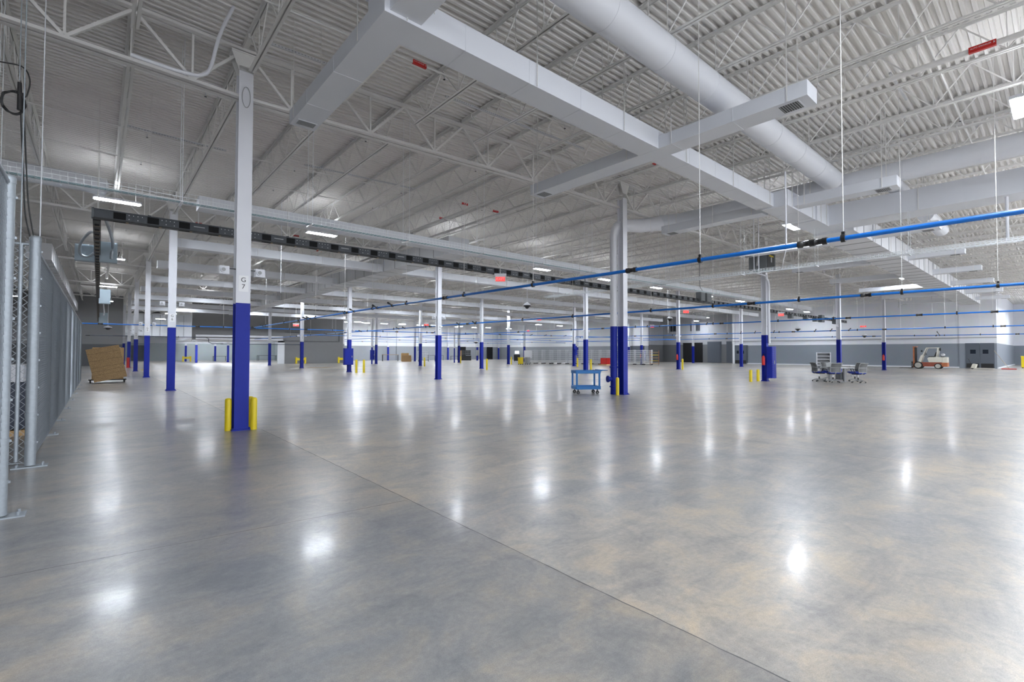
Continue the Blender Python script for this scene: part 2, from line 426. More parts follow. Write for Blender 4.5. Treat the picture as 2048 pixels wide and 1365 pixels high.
# ================================================================= GIRDERS
def girder(x0, x1, y, far, lab):
    e = empty('roof_girder', (x0, y, 0), lab, 'roof girder', 'white truss girders between the columns')
    zf = lambda x: rz_(x0+x)
    L = x1-x0; n = 7; st = L/n
    def pl(xs, z, wd, ht, bb):
        for i in range(len(xs)-1): bb.bar((xs[i], 0, z+zf(xs[i])), (xs[i+1], 0, z+zf(xs[i+1])), wd, ht, STEELW)
    xs = [0]+([9-x0] if x0 < 9 < x1 else [])+([-9-x0] if x0 < -9 < x1 else [])+[L]
    xs2 = sorted([max(.1, q) if q < 1 else min(L-.1, q) for q in xs])
    t = MB(); 
    for s in (-1, 1):
        for i in range(len(xs)-1):
            a, c = xs[i], xs[i+1]
            t.bar((a, s*.075, GT+zf(a)), (c, s*.075, GT+zf(c)), .11, .012, STEELW)
            t.bar((a, s*.026, GT+.05+zf(a)), (c, s*.026, GT+.05+zf(c)), .012, .1, STEELW)
    t.build('top_chord', e)
    t = MB()
    for s in (-1, 1):
        for i in range(len(xs2)-1):
            a, c = xs2[i], xs2[i+1]
            t.bar((a, s*.07, GB+zf(a)), (c, s*.07, GB+zf(c)), .10, .012, STEELW)
            t.bar((a, s*.026, GB+.045+zf(a)), (c, s*.026, GB+.045+zf(c)), .012, .09, STEELW)
    t.build('bottom_chord', e)
    wb = MB()
    for k in range(n):
        a = k*st; c = a+st/2; d = a+st
        zb = GB+.07
        wb.bar((max(a, .06), 0, GT+zf(a)+.02), (c, 0, zb+zf(c)), .05, .06, STEELW, up=(0, 1, 0))
        wb.bar((c, 0, zb+zf(c)), (min(d, L-.06), 0, GT+zf(d)+.02), .05, .06, STEELW, up=(0, 1, 0))
        wb.bar((c, 0, zb+zf(c)), (c, 0, GT+zf(c)), .035, .035, STEELW)
    wb.build('web', e)
for j, y in enumerate(YS[:7]):
    for i in range(-1, 5):
        x0 = -12.1 if i < 0 else XS[i]; x1 = XS[i+1] if i >= 0 else 0
        if y > 58 and not (i < 1): continue
        if not any(inview(x0+(x1-x0)*t/4, y, 6.9) for t in range(5)): continue
        lab = ("white truss girder left of column G7" if i < 0 and j == 0 else
               f"white truss girder, {nth(j+1)} row back, " + ("left of the G7 line" if i < 0 else f"{nth(i+1)} span right of the G7 line"))
        girder(x0+DX, x1+DX, y+DY, j > 2, lab)

# ================================================================= COLUMNS
def column_mesh(bare=False):
    b = MB(); W = .125; t = .014
    for (z0, z1, m) in ((.02, 2.44, BLUE), (2.44, 7.05, WHITE)):
        b.box((-W, -W, z0), (W, -W+t, z1), m); b.box((-W, W-t, z0), (W, W, z1), m); b.box((-.006, -W+t, z0), (.006, W-t, z1), m)
    return b
COLM = column_mesh().mesh('shaft')
pb = MB(); pb.box((-.17, -.17, 0), (.17, .17, .02), BLUE)
for sx in (-1, 1):
    for sy in (-1, 1): pb.cyl(sx*.135, sy*.135, .02, .05, .014, BLUE, 8)
PLATEM = pb.mesh('base_plate')
cb = MB()
cb.prism([(-.125, 6.95), (.125, 6.95), (.26, 7.3), (-.26, 7.3)], -.125, -.11, STEELW)
cb.prism([(-.125, 6.95), (.125, 6.95), (.26, 7.3), (-.26, 7.3)], .11, .125, STEELW)
cb.box((-.26, -.14, 7.3), (.26, .14, 7.325), STEELW); cb.box((-.006, -.11, 6.95), (.006, .11, 7.3), STEELW)
CAPM = cb.mesh('column_cap')
SKIP = {(3, 0): 0}
USE = [(0, j) for j in range(7)]+[(1, j) for j in range(8)]+[(2, j) for j in range(5)]+[(3, j) for j in range(6)]+[(4, j) for j in range(6)]+[(5, 0), (5, 1), (5, 2), (5, 3), (5, 4), (4, 6), (3, 6), (5, 6)]
LET = 'GHJKLM'
def cpos(i, j): return (XS[i]+DX, YS[j]+DY) if (i, j) == (0, 0) else (XS[i]+.08, YS[j]+.08)
for (i, j) in USE:
    if (i, j) in ((5, 0), (5, 1)): continue
    x, y = cpos(i, j)
    if (i, j) == (0, 0): lab = 'blue and white steel column marked G7, nearest one, with yellow bollards at its foot'
    elif i == 0: lab = f"blue and white steel column, {nth(j+1)} in the row running back from G7"
    elif j == 0: lab = f"blue and white steel column, {nth(i)} to the right of G7 in its row"
    else: lab = f"blue and white steel column, {nth(i)} line right of G7, {nth(j)} row behind it"
    e = empty('steel_column', (x, y, 0), lab, 'column', 'blue and white steel columns')
    for nm, me in (('shaft', COLM), ('base_plate', PLATEM), ('column_cap', CAPM)):
        o = bpy.data.objects.new(nm, me); COL.objects.link(o); o.parent = e
        if nm == 'column_cap': o.location.z = rz_(x)
        if nm == 'shaft': o.scale.z = (7.0+rz_(x))/7.05 if False else 1
    if i <= 1 and j <= 4 and not (i == 1 and j == 0):
        p = MB(); p.box((-.085, -.130, 2.66), (.085, -.1255, 2.97), mat('plain_white_plaque', (.85, .86, .88), .4)); pl_ = p.build('grid_sign', e)
        text('legend', ('G' if i == 0 else 'H'), .125, BLACK, pl_, (0, -.1315, 2.885)); text('legend', str(7-j), .125, BLACK, pl_, (0, -.1315, 2.755))
    if (i, j) == (2, 0): text('legend', 'J7', .07, BLACK, e, (0.0, -.128, 2.9))

# emergency lights: a pair of lamp heads either side of some columns
def emlight(x, y, z, sx, lab):
    e = empty('emergency_light', (x, y, z), lab, 'emergency light', 'white emergency lights on the columns')
    b = MB(); b.box((-.085, -.06, -.07), (.085, .06, .09), WHITE); b.build('housing', e, bevel=.008)
    b = MB(); b.tube([(-.02, -.06, .01), (-.02, -.1, .01)], .05, WHITE, 14); b.tube([(-.02, -.101, .01), (-.02, -.106, .01)], .036, GREYPL, 14); b.build('lamp_head', e)
    b = MB(); b.bar((-sx*.085, 0, .05), (-sx*.2, 0, .05), .02, .02, DARKM); b.build('bracket', e)
EML = [(0, 0, 3.05), (0, 1, 3.35), (0, 2, 3.12), (0, 3, 3.1), (0, 4, 3.1), (1, 1, 3.4), (1, 3, 3.0), (2, 1, 3.05), (3, 1, 3.0), (4, 1, 3.05), (3, 0, 3.4), (2, 2, 3.1), (3, 2, 3.1), (1, 2, 3.1)]
for (i, j, z) in EML:
    for s in (-1, 1):
        nm = ['G7']+[f'the {nth(k+1)} column back' for k in range(1, 8)]
        lab = f"white emergency light on the {'left' if s < 0 else 'right'} side of " + (nm[j] if i == 0 else f"the column {nth(i)} line right, {nth(j+1)} row")
        emlight(cpos(i, j)[0]+s*.31, cpos(i, j)[1], z, s, lab)

# bollards
def bollard(x, y, h, lab, grp='yellow bollards by the columns', r=.058):
    b = MB(); b.lathe([(r, 0), (r, h-.05), (r*.92, h-.02), (r*.6, h-.004), (.001, h)], YEL, n=20)
    o = b.build('bollard', loc=(x, y, 0)); tag(o, lab, 'bollard', grp)
bollard(-.165, .13, .62, 'yellow bollard at the left foot of column G7')
bollard(.245, .0, .62, 'yellow bollard at the front right foot of column G7')
bollard(.25, .30, .62, 'yellow bollard at the rear right foot of column G7')
bollard(11.76, .0, .62, 'yellow bollard before the column and pipe right of the blue cart')
bollard(23.5, .35, .62, 'yellow bollard standing clear, left of the column with the louvred cabinet', r=.075)
bollard(24.28, .30, .62, 'yellow bollard touching the column with the louvred cabinet', r=.075)
FARB = [(12.12, 23.36), (12.62, 23.2), (24.02, 33.98), (36.54, 34.46), (35.36, 43.7), (22.89, 21.8), (28.59, 15.2), (36.98, 11.8), (35.65, 22.87)]
BLAB = {0: 'left one of two yellow bollards right of the column with the large blue panel', 1: 'right one of two yellow bollards right of the column with the large blue panel', 2: 'yellow bollard right of the third-row column on the third line', 3: 'yellow bollard beside the column left of the monitor cart', 4: 'small yellow bollard by the slim dark far column, centre', 5: 'yellow bollard with a small yellow block, right of a column near the picture centre', 6: 'yellow bollard behind the handle end of the blue cart', 7: 'yellow bollard just right of the column before the recess', 8: 'yellow bollard right of the double blue columns by the cart row'}
for q, (x, y) in enumerate(FARB):
    # name it by the nearest column
    best = min(((abs(x-XS[i])+abs(y-YS[j]), i, j) for i in range(6) for j in range(8)))
    _, i, j = best
    bollard(x, y, .95, BLAB.get(q) or f"yellow bollard {'near' if x-XS[i] < .8 else 'right of'} the {nth(j+1)}-row column on the {nth(i+1)} line, {'close' if q % 2 else 'just off'} its {'front' if y < YS[j] else 'back'}", r=.08)

DUCTRECT = [(.5, 14.9, -5.3, -4.3), (.5, 1.05, -9.6, -.9), (16.0, 17.05, -16, -4.2), (17, 54, -5.8, -4.5), (9.05, 10.2, 6.1, 52), (-1, 13.95, -6.26, -5.7)]
DUCTRECT += [(x-.03, x+.5, -7.65, -.95) for x in (6.63, 13.0, 19.2, 25.4, 31.6, 37.9, 44.2, 50.4)]+[(.1, 56, y-.03, y+.53) for y in (6.2, 12.95, 19.2, 25.4, 31.6, 37.9, 44.2, 50.4)]
def top_at(x, y, z=0):
    # where a hanger at (x, y) can be fixed: the duct above it, else the roof deck
    for a, b_, c, d in DUCTRECT:
        if a <= x <= b_ and c <= y <= d and z < 5.6: return 5.715
    return DECK0+.02+rz_(x)
# ================================================================= AIR PIPES
def rodclamp(e, p, zt, ax, r=.032):
    b = MB(); a = Vector((1, 0, 0)) if ax == 'x' else Vector((0, 1, 0)); P = Vector(p)
    b.tube([P-a*.025, P+a*.025], r*1.7, BLACK, 12); b.box((p[0]-.02, p[1]-.02, p[2]+r*1.2), (p[0]+.02, p[1]+.02, p[2]+r*2.8), BLACK)
    c = b.build('pipe_clamp', e)
    b = MB(); b.tube([(p[0], p[1], p[2]+r*2.8), (p[0], p[1], zt)], .006, STEELW, 5); b.build('hanger_rod', e)
def air_pipe(lab, pts, ax, couple, clamps, r=.032, m=None):
    e = empty('compressed_air_pipe', pts[0], lab, 'air pipe', 'blue compressed air pipes'); e.location = (0, 0, 0)
    b = MB(); b.tube(pts, r, m or PIPEB, 14); b.build('pipe', e)
    a = Vector((1, 0, 0)) if ax == 'x' else Vector((0, 1, 0))
    def at(t):
        for p, q in zip(pts, pts[1:]):
            lo, hi = (p[0], q[0]) if ax == 'x' else (p[1], q[1])
            if min(lo, hi) <= t <= max(lo, hi): f = (t-lo)/(hi-lo); return Vector(p)+(Vector(q)-Vector(p))*f
        return Vector(pts[-1])
    for t in couple:
        P = at(t); b = MB(); b.tube([P-a*.11, P-a*.05, P-a*.045, P+a*.045, P+a*.05, P+a*.11], [r*1.55, r*1.55, r*1.25, r*1.25, r*1.55, r*1.55], BLACK, 12); b.build('coupling', e)
    for t in clamps: P = at(t); rodclamp(e, tuple(P), top_at(P.x, P.y), ax, r)
    return e, at
def outlet(e, P, d=(-.35, 0, .05)):
    b = MB(); P = Vector(P); D = Vector(d)
    b.tube([P-Vector((0, .03, 0)), P+Vector((0, .03, 0))], .05, BLACK, 10)
    b.tube([P+D*.1, P+D], .022, DARKM, 8); b.tube([P+D*.7, P+D*.95], .035, DARKM, 8)
    b.build('outlet_tap', e)
e, at = air_pipe('near blue air pipe running back from the upper right of the picture',
    [(5.62, -13, 3.06), (5.6, -4, 3.07), (5.62, 6, 3.12), (5.75, 24.9, 3.12)], 'y',
    [-8.05, -7.9, -4.93, 1.55, 8.9, 15.3], [-8.35, -6.3, -2.2, .6, 3.9, 6.5, 9.2, 12.8, 18, 22])
for y in (4.9, 6.1, 8.2, 13.5, 14.0, 22.5): outlet(e, at(y), (-.3, -.25, .06))
e, at = air_pipe('blue air pipe running along the column line just right of G7', [(12.33, -13, 2.93), (12.33, 3, 2.95), (12.33, 12, 2.98), (12.33, 60, 3.05)], 'y',
    [-7.1, -4.35, .25, 9.8, 13.5, 26, 38], [-9.4, -7.8, -5.6, -3.2, -1.0, 2.6, 5.6, 9.1, 14, 18, 22, 28, 34, 40])
for y in (9.2, 10.6, 16.5, 17.3, 23, 30): outlet(e, at(y), (-.3, -.2, .06))
e, at = air_pipe('blue air pipe running along the second column line right of G7', [(24.87, -13, 3.14), (24.87, 60, 3.32)], 'y',
    [-8.5, -6.2, -3.6, 2.5, 11, 20], [-9.6, -7.4, -3, -.5, 3, 6.5, 10, 14, 20, 26])
for y in (3.4, 7.4, 8.3, 12.5): outlet(e, at(y), (-.3, -.2, .06))
e, at = air_pipe('blue air pipe running along the third column line right of G7', [(37.4, -13, 3.06), (37.4, 60, 3.16)], 'y',
    [-8, -2.5, 3, 9, 17], [-7.6, -5.5, -1, 4, 8, 13, 18, 24])
for y in (-.5, .6, 1.6, 4.4, 5.8, 6.9): outlet(e, at(y), (-.35, -.2, .12))
e, at = air_pipe('blue air pipe nearest the two-tone right wall', [(50.2, -13, 2.92), (50.2, 12, 3.05), (50.2, 40, 3.1)], 'y', [-8, .8, 14], [-6, -2, 4, 9, 16])
outlet(e, at(-3.6), (-.5, .1, .3)); outlet(e, at(-3.4), (.5, .1, -.05)); outlet(e, at(-3.9), (.1, -.5, 0))
e, at = air_pipe('blue air pipe crossing behind G7 from the fence to the far right', [(-3.0, 25.1, 3.06), (12.1, 25.1, 3.12), (40, 25.1, 3.3), (60, 25.1, 3.35)], 'x',
    [-2, 2.6, 5.75, 9.1, 16.2, 19.5, 27, 34], [1.3, 4, 8, 11, 15, 19, 23, 30, 40])
for x in (5.6, 9.1, 19.6, 31, 33, 36): outlet(e, at(x), (0, -.35, .08))
e, at = air_pipe('dark air pipe on the fourth row that drops and turns blue near the annex', [(-3, 48, 3.0), (6.3, 48, 3.0), (6.6, 48, 2.85), (6.6, 48, 2.5), (6.9, 48, 2.35), (16, 48, 2.35)], 'x', [-2.8, 7.8], [0, 4], m=mat('dark_blue_pipe_paint', (.01, .025, .06), .4))
for q, y in enumerate((36.1, 47.2, 59)):
    air_pipe(f"thin blue air pipe crossing the {('middle', 'rear', 'last')[q]} bays far behind", [(12 if q == 0 else 24, y, 3.1), (60, y, 3.15)], 'x', [28, 39, 52], [20, 32, 45], r=.028)

# ================================================================= WIRE TRAYS
def tray(lab, p0, p1, wd, ht, step, ax, teal=False, r=.0028):
    e = empty('wire_cable_tray', (0, 0, 0), lab, 'cable tray', 'wire mesh cable trays')
    b = MB(); L = p1-p0; n = int(L/step)
    def P(t, c, z): return (t, ax[1]+c, ax[2]+z) if ax[0] == 'x' else (ax[1]+c, t, ax[2]+z)
    for c in [wd*(k/5-.5) for k in range(6)]: b.bar(P(p0, c, 0), P(p1, c, 0), r*1.6, r*1.6, TRAYW)
    for s in (-.5, .5):
        for z in (ht*.5, ht): b.bar(P(p0, s*wd, z), P(p1, s*wd, z), r*1.6, r*1.6, TRAYW)
    for k in range(n+1):
        t = p0+k*step
        b.bar(P(t, -wd/2, 0), P(t, wd/2, 0), r*1.5, r*1.5, TRAYW)
        for s in (-.5, .5): b.bar(P(t, s*wd, 0), P(t, s*wd, ht), r*1.5, r*1.5, TRAYW)
    b.build('wire_mesh', e)
    t = p0+.8
    while t < p1:
        c = MB(); c.bar(P(t, -wd/2-.04, -.02), P(t, wd/2+.04, -.02), .04, .02, SILV); c.build('support_strut', e)
        for s in (-1, 1): q = P(t, s*(wd/2+.02), -.01); c = MB(); c.tube([q, (q[0], q[1], top_at(q[0], q[1]))], .006, TRAYW, 5); c.build('hanger_rod', e)
        t += 2.44
    cb_ = MB(); cm = mat('teal_data_cable', (.02, .22, .26), .5)
    for k in range(5 if teal else 2):
        cb_.tube([P(p0+(p1-p0)*i/24, wd*.3-.02*k, .012+.012*(k % 2)+.004*math.sin(i*1.7+k)) for i in range(25)], .007, cm, 5)
    cb_.build('data_cable', e)
    return e
tray('wire mesh cable tray crossing the picture behind G7 with teal cables', -9, 30, .3, .15, .1016, ('x', .95, 4.42), True)
tray('bright wire mesh cable tray running back from the right edge', -13, 8, .25, .1, .1016, ('y', 16.2, 4.45), False, .0085)

# ================================================================= BUSWAY
def busway(lab, p0, p1, ax, c, z):
    e = empty('busway', (0, 0, 0), lab, 'busway', 'dark grey overhead busways'); b = MB()
    W, H = .05, .095
    def B(t0, t1, c0, c1, z0, z1, m):
        if ax == 'x': b.box((t0, c+c0, z+z0), (t1, c+c1, z+z1), m)
        else: b.box((c+c0, t0, z+z0), (c+c1, t1, z+z1), m)
    B(p0, p1, -W, W, -H, H, BUSG); B(p0, p1, -W-.02, W+.02, H-.012, H+.004, BUSG); B(p0, p1, -W-.02, W+.02, -H-.03, -H, BLACK)
    t = p0+.35; k = 0
    while t < p1-.4:
        for s in (-1, 1):
            B(t, t+.22, s*W-.006, s*W+.006, -H+.02, H-.02, DARKR)
            if k % 3 == 2: B(t+.30, t+.53, s*W-.006, s*W+.006, .0, .022, GREYPL)
            else:
                for q in range(4):
                    for zz in (-.045, .045):
                        if (q+k) % 2 == 0 or zz > 0: B(t+.27+q*.08, t+.283+q*.08, s*W-.005, s*W+.005, zz-.007, zz+.007, SILV)
        B(t, t+.22, -W+.008, W-.008, -H-.034, -H+.01, DARKR)
        B(t+.22, t+.27, -W-.01, W+.01, -H-.036, -H-.0, mat('tan_bus_insulator', (.30, .22, .13), .6))
        t += .6096; k += 1
    b.build('bus_housing', e)
    t = p0+1
    while t < p1:
        c_ = MB(); q = (t, c) if ax == 'x' else (c, t)
        c_.tube([(*q, z+H), (*q, top_at(*q))], .006, STEELW, 5); c_.box((q[0]-.03, q[1]-.03, z+H), (q[0]+.03, q[1]+.03, z+H+.03), DARKM); c_.build('hanger_rod', e); t += 3.05
    if ax == 'x':
        cc = MB(); cc.box((p0-.02, c-.07, z-H-.02), (p0+.02, c+.07, z+H+.02), GREYM); cc.build('end_cap', e)
busway('long dark busway crossing the picture behind column G7', -2.2, 53.5, 'x', 3.7, 4.57)
busway('dark busway running away from the corner beside the fence', 3.9, 52, 'y', -2.13, 4.57)
def conduit(lab, pts, r=.03, m=None, name='flexible_conduit', cat='conduit', sub=8):
    # smooth Catmull-Rom path
    P = [Vector(p) for p in pts]; Q = [P[0]]+P+[P[-1]]; out = []
    for i in range(1, len(Q)-2):
        for k in range(sub):
            t = k/sub; a, b_, c, d = Q[i-1], Q[i], Q[i+1], Q[i+2]
            out.append(.5*((2*b_)+(c-a)*t+(2*a-5*b_+4*c-d)*t*t+(3*b_-a-3*c+d)*t**3))
    out.append(P[-1]); b = MB(); b.tube(out, r, m or GALV, 10)
    return tag(b.build(name), lab, cat)
def switchbox(x, y, z, sx, sy, sz, m, lab, parts=True, grp='enclosures tapped off the busway'):
    e = empty('disconnect_box', (x, y, z), lab, 'electrical box', grp)
    b = MB(); b.box((-sx/2, -sy/2, -sz/2), (sx/2, sy/2, sz/2), m); b.build('enclosure', e, bevel=.006)
    b = MB(); b.box((-sx/2+.03, -sy/2-.012, -sz/2+.03), (sx/2-.03, -sy/2-.001, sz/2-.03), m); b.build('door', e, bevel=.004)
    b = MB(); b.tube([(sx/2+.02, -sy*.2, -.1), (sx/2+.05, -sy*.3, .05)], .012, BLACK, 6); b.build('switch_handle', e)
switchbox(-2.42, 9.3, 4.52, .46, .22, .5, PALEBOX, 'pale blue-grey disconnect box hung left of the receding busway, nearest')
switchbox(-1.87, 9.0, 4.56, .42, .22, .62, PALEBOX, 'pale blue-grey disconnect box hung right of the receding busway, nearest')
switchbox(-1.85, 24.5, 4.55, .5, .25, .8, PALEBOX, 'pale disconnect box midway along the receding busway')
switchbox(-1.8, 44.0, 4.4, .6, .3, .9, PALEBOX, 'pale disconnect box at the far end of the receding busway')
conduit('silver flexible conduit looping from the busway corner to the left box', [(-2.15, 7.0, 4.75), (-2.3, 7.6, 4.85), (-2.5, 8.6, 4.7), (-2.52, 9.0, 4.45), (-2.35, 9.05, 4.38), (-2.2, 8.9, 4.5)], .035)
conduit('silver flexible conduit curving down to the right box', [(-2.05, 4.3, 4.66), (-1.98, 5.5, 4.86), (-1.83, 7.6, 4.84), (-1.78, 8.8, 4.75), (-1.8, 8.87, 4.5), (-1.8, 8.87, 4.35)], .038)
conduit('white conduit bent down from the deck onto the far left box', [(-1.8, 44, 6.8), (-1.8, 44, 5.6), (-1.75, 43.9, 4.9), (-1.8, 43.8, 4.6)], .05, WHITE)
for (x, w_, lab) in ((24.6, .5, 'left'), (25.35, .62, 'right')):
    switchbox(x, 3.62, 4.78, w_, .32, .52, GREYM, f'dark grey fused box on the long busway, {lab} one of the middle pair')
conduit('grey cable whip rising from the middle pair of busway boxes', [(24.9, 3.6, 5.05), (24.7, 3.6, 5.25), (24.5, 3.6, 5.5), (24.5, 3.6, 7.3)], .03, GREYPL)
for q, x in enumerate((38.6, 41.9, 44.2, 45.8, 49.6)):
    switchbox(x, 3.6, 4.35 if q < 3 else 4.5, .4 if q < 3 else .7, .3, .35 if q < 3 else .62, GREYM, f"grey box under the far end of the long busway, {nth(q+1)} from the left")

# ================================================================= DUCTS
def rduct(name, lab, x0, x1, y0, y1, z0, z1, seam=1.22, m=None, cap=True, grille=None, ribs=False, group='white painted rectangular ducts'):
    e = empty(name, (x0, y0, z0), lab, 'duct', group); e.location = (0, 0, 0)
    m = m or DUCT; b = MB(); b.box((x0, y0, z0), (x1, y1, z1), m)
    sm = b; ax = 0 if (x1-x0) > (y1-y0) else 1; a, c = ((x0, x1) if ax == 0 else (y0, y1)); t = a+seam; g = .004 if not ribs else .012; hw = .004 if not ribs else .015
    mm = m if not ribs else SEAM
    while t < c-.2:
        if ax == 0: sm.box((t-hw, y0-g, z0-g), (t+hw, y1+g, z1+g), mm)
        else: sm.box((x0-g, t-hw, z0-g), (x1+g, t+hw, z1+g), mm)
        t += seam
    b.build('duct_body', e)
    if grille:
        gx, gy, gw, gl = grille; gb = MB()
        gb.box((gx-gw/2-.02, gy-gl/2-.02, z0-.008), (gx+gw/2+.02, gy+gl/2+.02, z0-.001), m)
        k = 0
        while k < 8: yy = gy-gl/2+(k+.5)*gl/8; gb.box((gx-gw/2, yy-.006, z0-.012), (gx+gw/2, yy+.006, z0-.008), GREYPL); k += 1
        gb.box((gx-gw/2, gy-gl/2, z0-.0095), (gx+gw/2, gy+gl/2, z0-.008), DARKM); gb.build('air_grille', e)
    L = c-a; nrod = max(2, int(L/2.4)+1)
    for k in range(nrod):
        t = a+.3+(L-.6)*k/(nrod-1)
        for s in (0, 1):
            px, py = (t, (y0-.02, y1+.02)[s]) if ax == 0 else ((x0-.02, x1+.02)[s], t)
            rb = MB(); rb.bar((px, py, z0-.0), (px, py, DECK0+.02+rz_(px)), .018, .006, STEELW); rb.build('hanger_strap', e)
    return e
ZB, ZT = 5.72, 6.10
rduct('supply_duct', 'white main duct from the upper centre, running right over the aisle', .55, 12.6, -4.88, -4.40, ZB, ZT)
e = rduct('duct_fitting', 'widening white duct piece where the main duct meets the large cross duct', 12.6, 14.9, -5.25, -4.55, 5.68, 6.14, 1.0)
rduct('duct_riser', 'vertical white duct riser at the corner of the main duct', .52, .98, -4.9, -4.38, ZT, 7.45, 5)
rduct('branch_duct', 'white branch duct ending in a grille just right of column G7', .55, 1.0, -4.4, -.98, ZB, 5.97, 1.22, grille=(.78, -1.2, .3, .18))
rduct('branch_duct', 'white branch duct leaving the top edge near the riser', .62, 1.06, -9.6, -4.88, 5.76, 6.02, 1.22)
BX = [(6.63, 7.10), (13.0, 13.45), (19.2, 19.65), (25.4, 25.85), (31.6, 32.05), (37.9, 38.35), (44.2, 44.65), (50.4, 50.85)]
for q, (a, c) in enumerate(BX):
    yn = -4.88 if q == 0 else (-5.25 if q == 1 else -5.75); yf = -4.4 if q < 2 else -4.55
    rduct('branch_duct', f"white branch duct toward the camera side, {nth(q+1)} along the main duct", a, c, -7.62, yn, ZB, 5.98, 1.22, grille=((a+c)/2, -7.3, .3, .3))
    rduct('branch_duct', f"white branch duct on the far side, {nth(q+1)} along the main duct", a, c, yf, -1.0, ZB, 5.98, 1.22, grille=((a+c)/2, -1.3, .3, .3))
rduct('supply_duct', 'large white cross duct leaving the right edge above the bright tray', 16.05, 17.0, -16, -4.55, 5.7, 6.35, 1.5)
rduct('supply_duct', 'short white duct box joining the widening piece to the large cross duct', 14.9, 16.05, -5.3, -4.55, 5.66, 6.35, 3)
rduct('insulated_duct', 'ribbed insulated duct running far right behind the large cross duct', 17.0, 54, -5.75, -4.55, 5.62, 6.35, 1.22, INSUL, ribs=True)
rduct('insulated_duct', 'ribbed insulated duct running back between the first two column lines', 9.1, 10.15, 6.7, 52, 5.7, 6.45, 1.22, INSUL, ribs=True)
rduct('insulated_duct', 'ribbed duct running back above the chain-link fence', -4.6, -3.75, 20, 56, 5.7, 6.45, 1.22, INSUL, ribs=True)
YB = [6.2, 12.95, 19.2, 25.4, 31.6, 37.9, 44.2, 50.4]
for q, y in enumerate(YB):
    x1 = [52, 56, 56, 56, 56, 52, 50, 22][q]
    rduct('branch_duct', f"white branch duct left of the ribbed duct, {nth(q+1)} row back from the camera", .1, 9.1, y, y+.5, ZB, 6.08, 1.5)
    rduct('branch_duct', f"white branch duct right of the ribbed duct, {nth(q+1)} row back from the camera", 10.15 if q else 9.1, x1, y, y+.5, ZB, 6.08, 1.5)
def round_duct(lab, pts, r, bands=1.5, name='round_duct', m=None):
    e = empty(name, (0, 0, 0), lab, 'duct', 'round white ducts'); s = MB(); s.tube(pts, r, m or DUCT, 28)
    for p, q in zip(pts, pts[1:]):
        p, q = Vector(p), Vector(q); L = (q-p).length; n = int(L/bands)
        for k in range(1, n+1):
            c = p+(q-p)*k/(n+1); d = (q-p).normalized()*.012; s.tube([c-d, c+d], r+.004, m or DUCT, 28)
    s.build('duct_body', e)
    for p, q in zip(pts, pts[1:]):
        p, q = Vector(p), Vector(q)
        if abs((q-p).z) > .3 or (q-p).length < 2: continue
        n = max(2, int((q-p).length/3))
        for k in range(n): c = p+(q-p)*(k+.5)/n; h = MB(); h.bar((c.x, c.y, c.z+r-.02), (c.x, c.y, DECK0+.02+rz_(c.x)), .025, .008, STEELW); h.build('hanger_strap', e)
    return e
round_duct('round white duct crossing above the branch ducts at upper right', [(-1, -5.98, 6.5), (13.9, -5.98, 6.5)], .28)
round_duct('round white duct crossing the roof from the right edge to the pipe column', [(14.35, -15, 6.45), (14.35, -1.6, 6.45), (14.2, -.9, 6.42), (13.8, -.45, 6.38)], .27)
round_duct('short round white duct stub beyond the right branch duct', [(14.9, -7.0, 6.6), (17.2, -7.0, 6.6)], .22)
round_duct('short round white duct stub far right over the air pipe', [(20.4, -7.1, 6.5), (23.8, -7.1, 6.5)], .24)
round_duct('short round white duct at the far left beside the fence', [(-9, 8.2, 6.4), (-2.4, 8.2, 6.4), (-2.0, 8.35, 6.38)], .25)
# pipe riser beside the first column right of G7
e = empty('drain_pipe', (11.78, .33, 0), 'large round drain pipe, blue below and white above, beside the column right of the cart', 'pipe'); e.location = (0, 0, 0)
px, py = 12.0, .335
b = MB(); b.tube([(px, py, 0), (px, py, 2.44)], .125, BLUE, 24); b.tube([(px, py, .95), (px, py, 1.0)], .155, BLUE, 24); b.tube([(px, py, .25), (px, py, .3)], .155, BLUE, 24)
b.tube([(px, py, .55), (px-.2, py+.1, .55)], .08, BLUE, 20); b.tube([(px-.18, py+.09, .55), (px-.23, py+.115, .55)], .12, BLUE, 20); b.build('lower_pipe', e)
el = [(px, py, 2.44), (px, py, 5.55)]+[(px+.35*(1-math.cos(a)), py-.1*(1-math.cos(a)), 5.55+.6*math.sin(a)) for a in [k*math.pi/2/6 for k in range(1, 7)]]+[(13.0, -.15, 6.18), (13.8, -.45, 6.35)]
b = MB(); b.tube(el, [.125, .125]+[.14+.015*k for k in range(6)]+[.25, .27], WHITE, 24); b.build('upper_pipe', e)
b = MB()
for z in (3.6, 5.0): b.tube([(px, py, z-.02), (px, py, z+.02)], .135, WHITE, 24)
b.build('pipe_coupling', e)

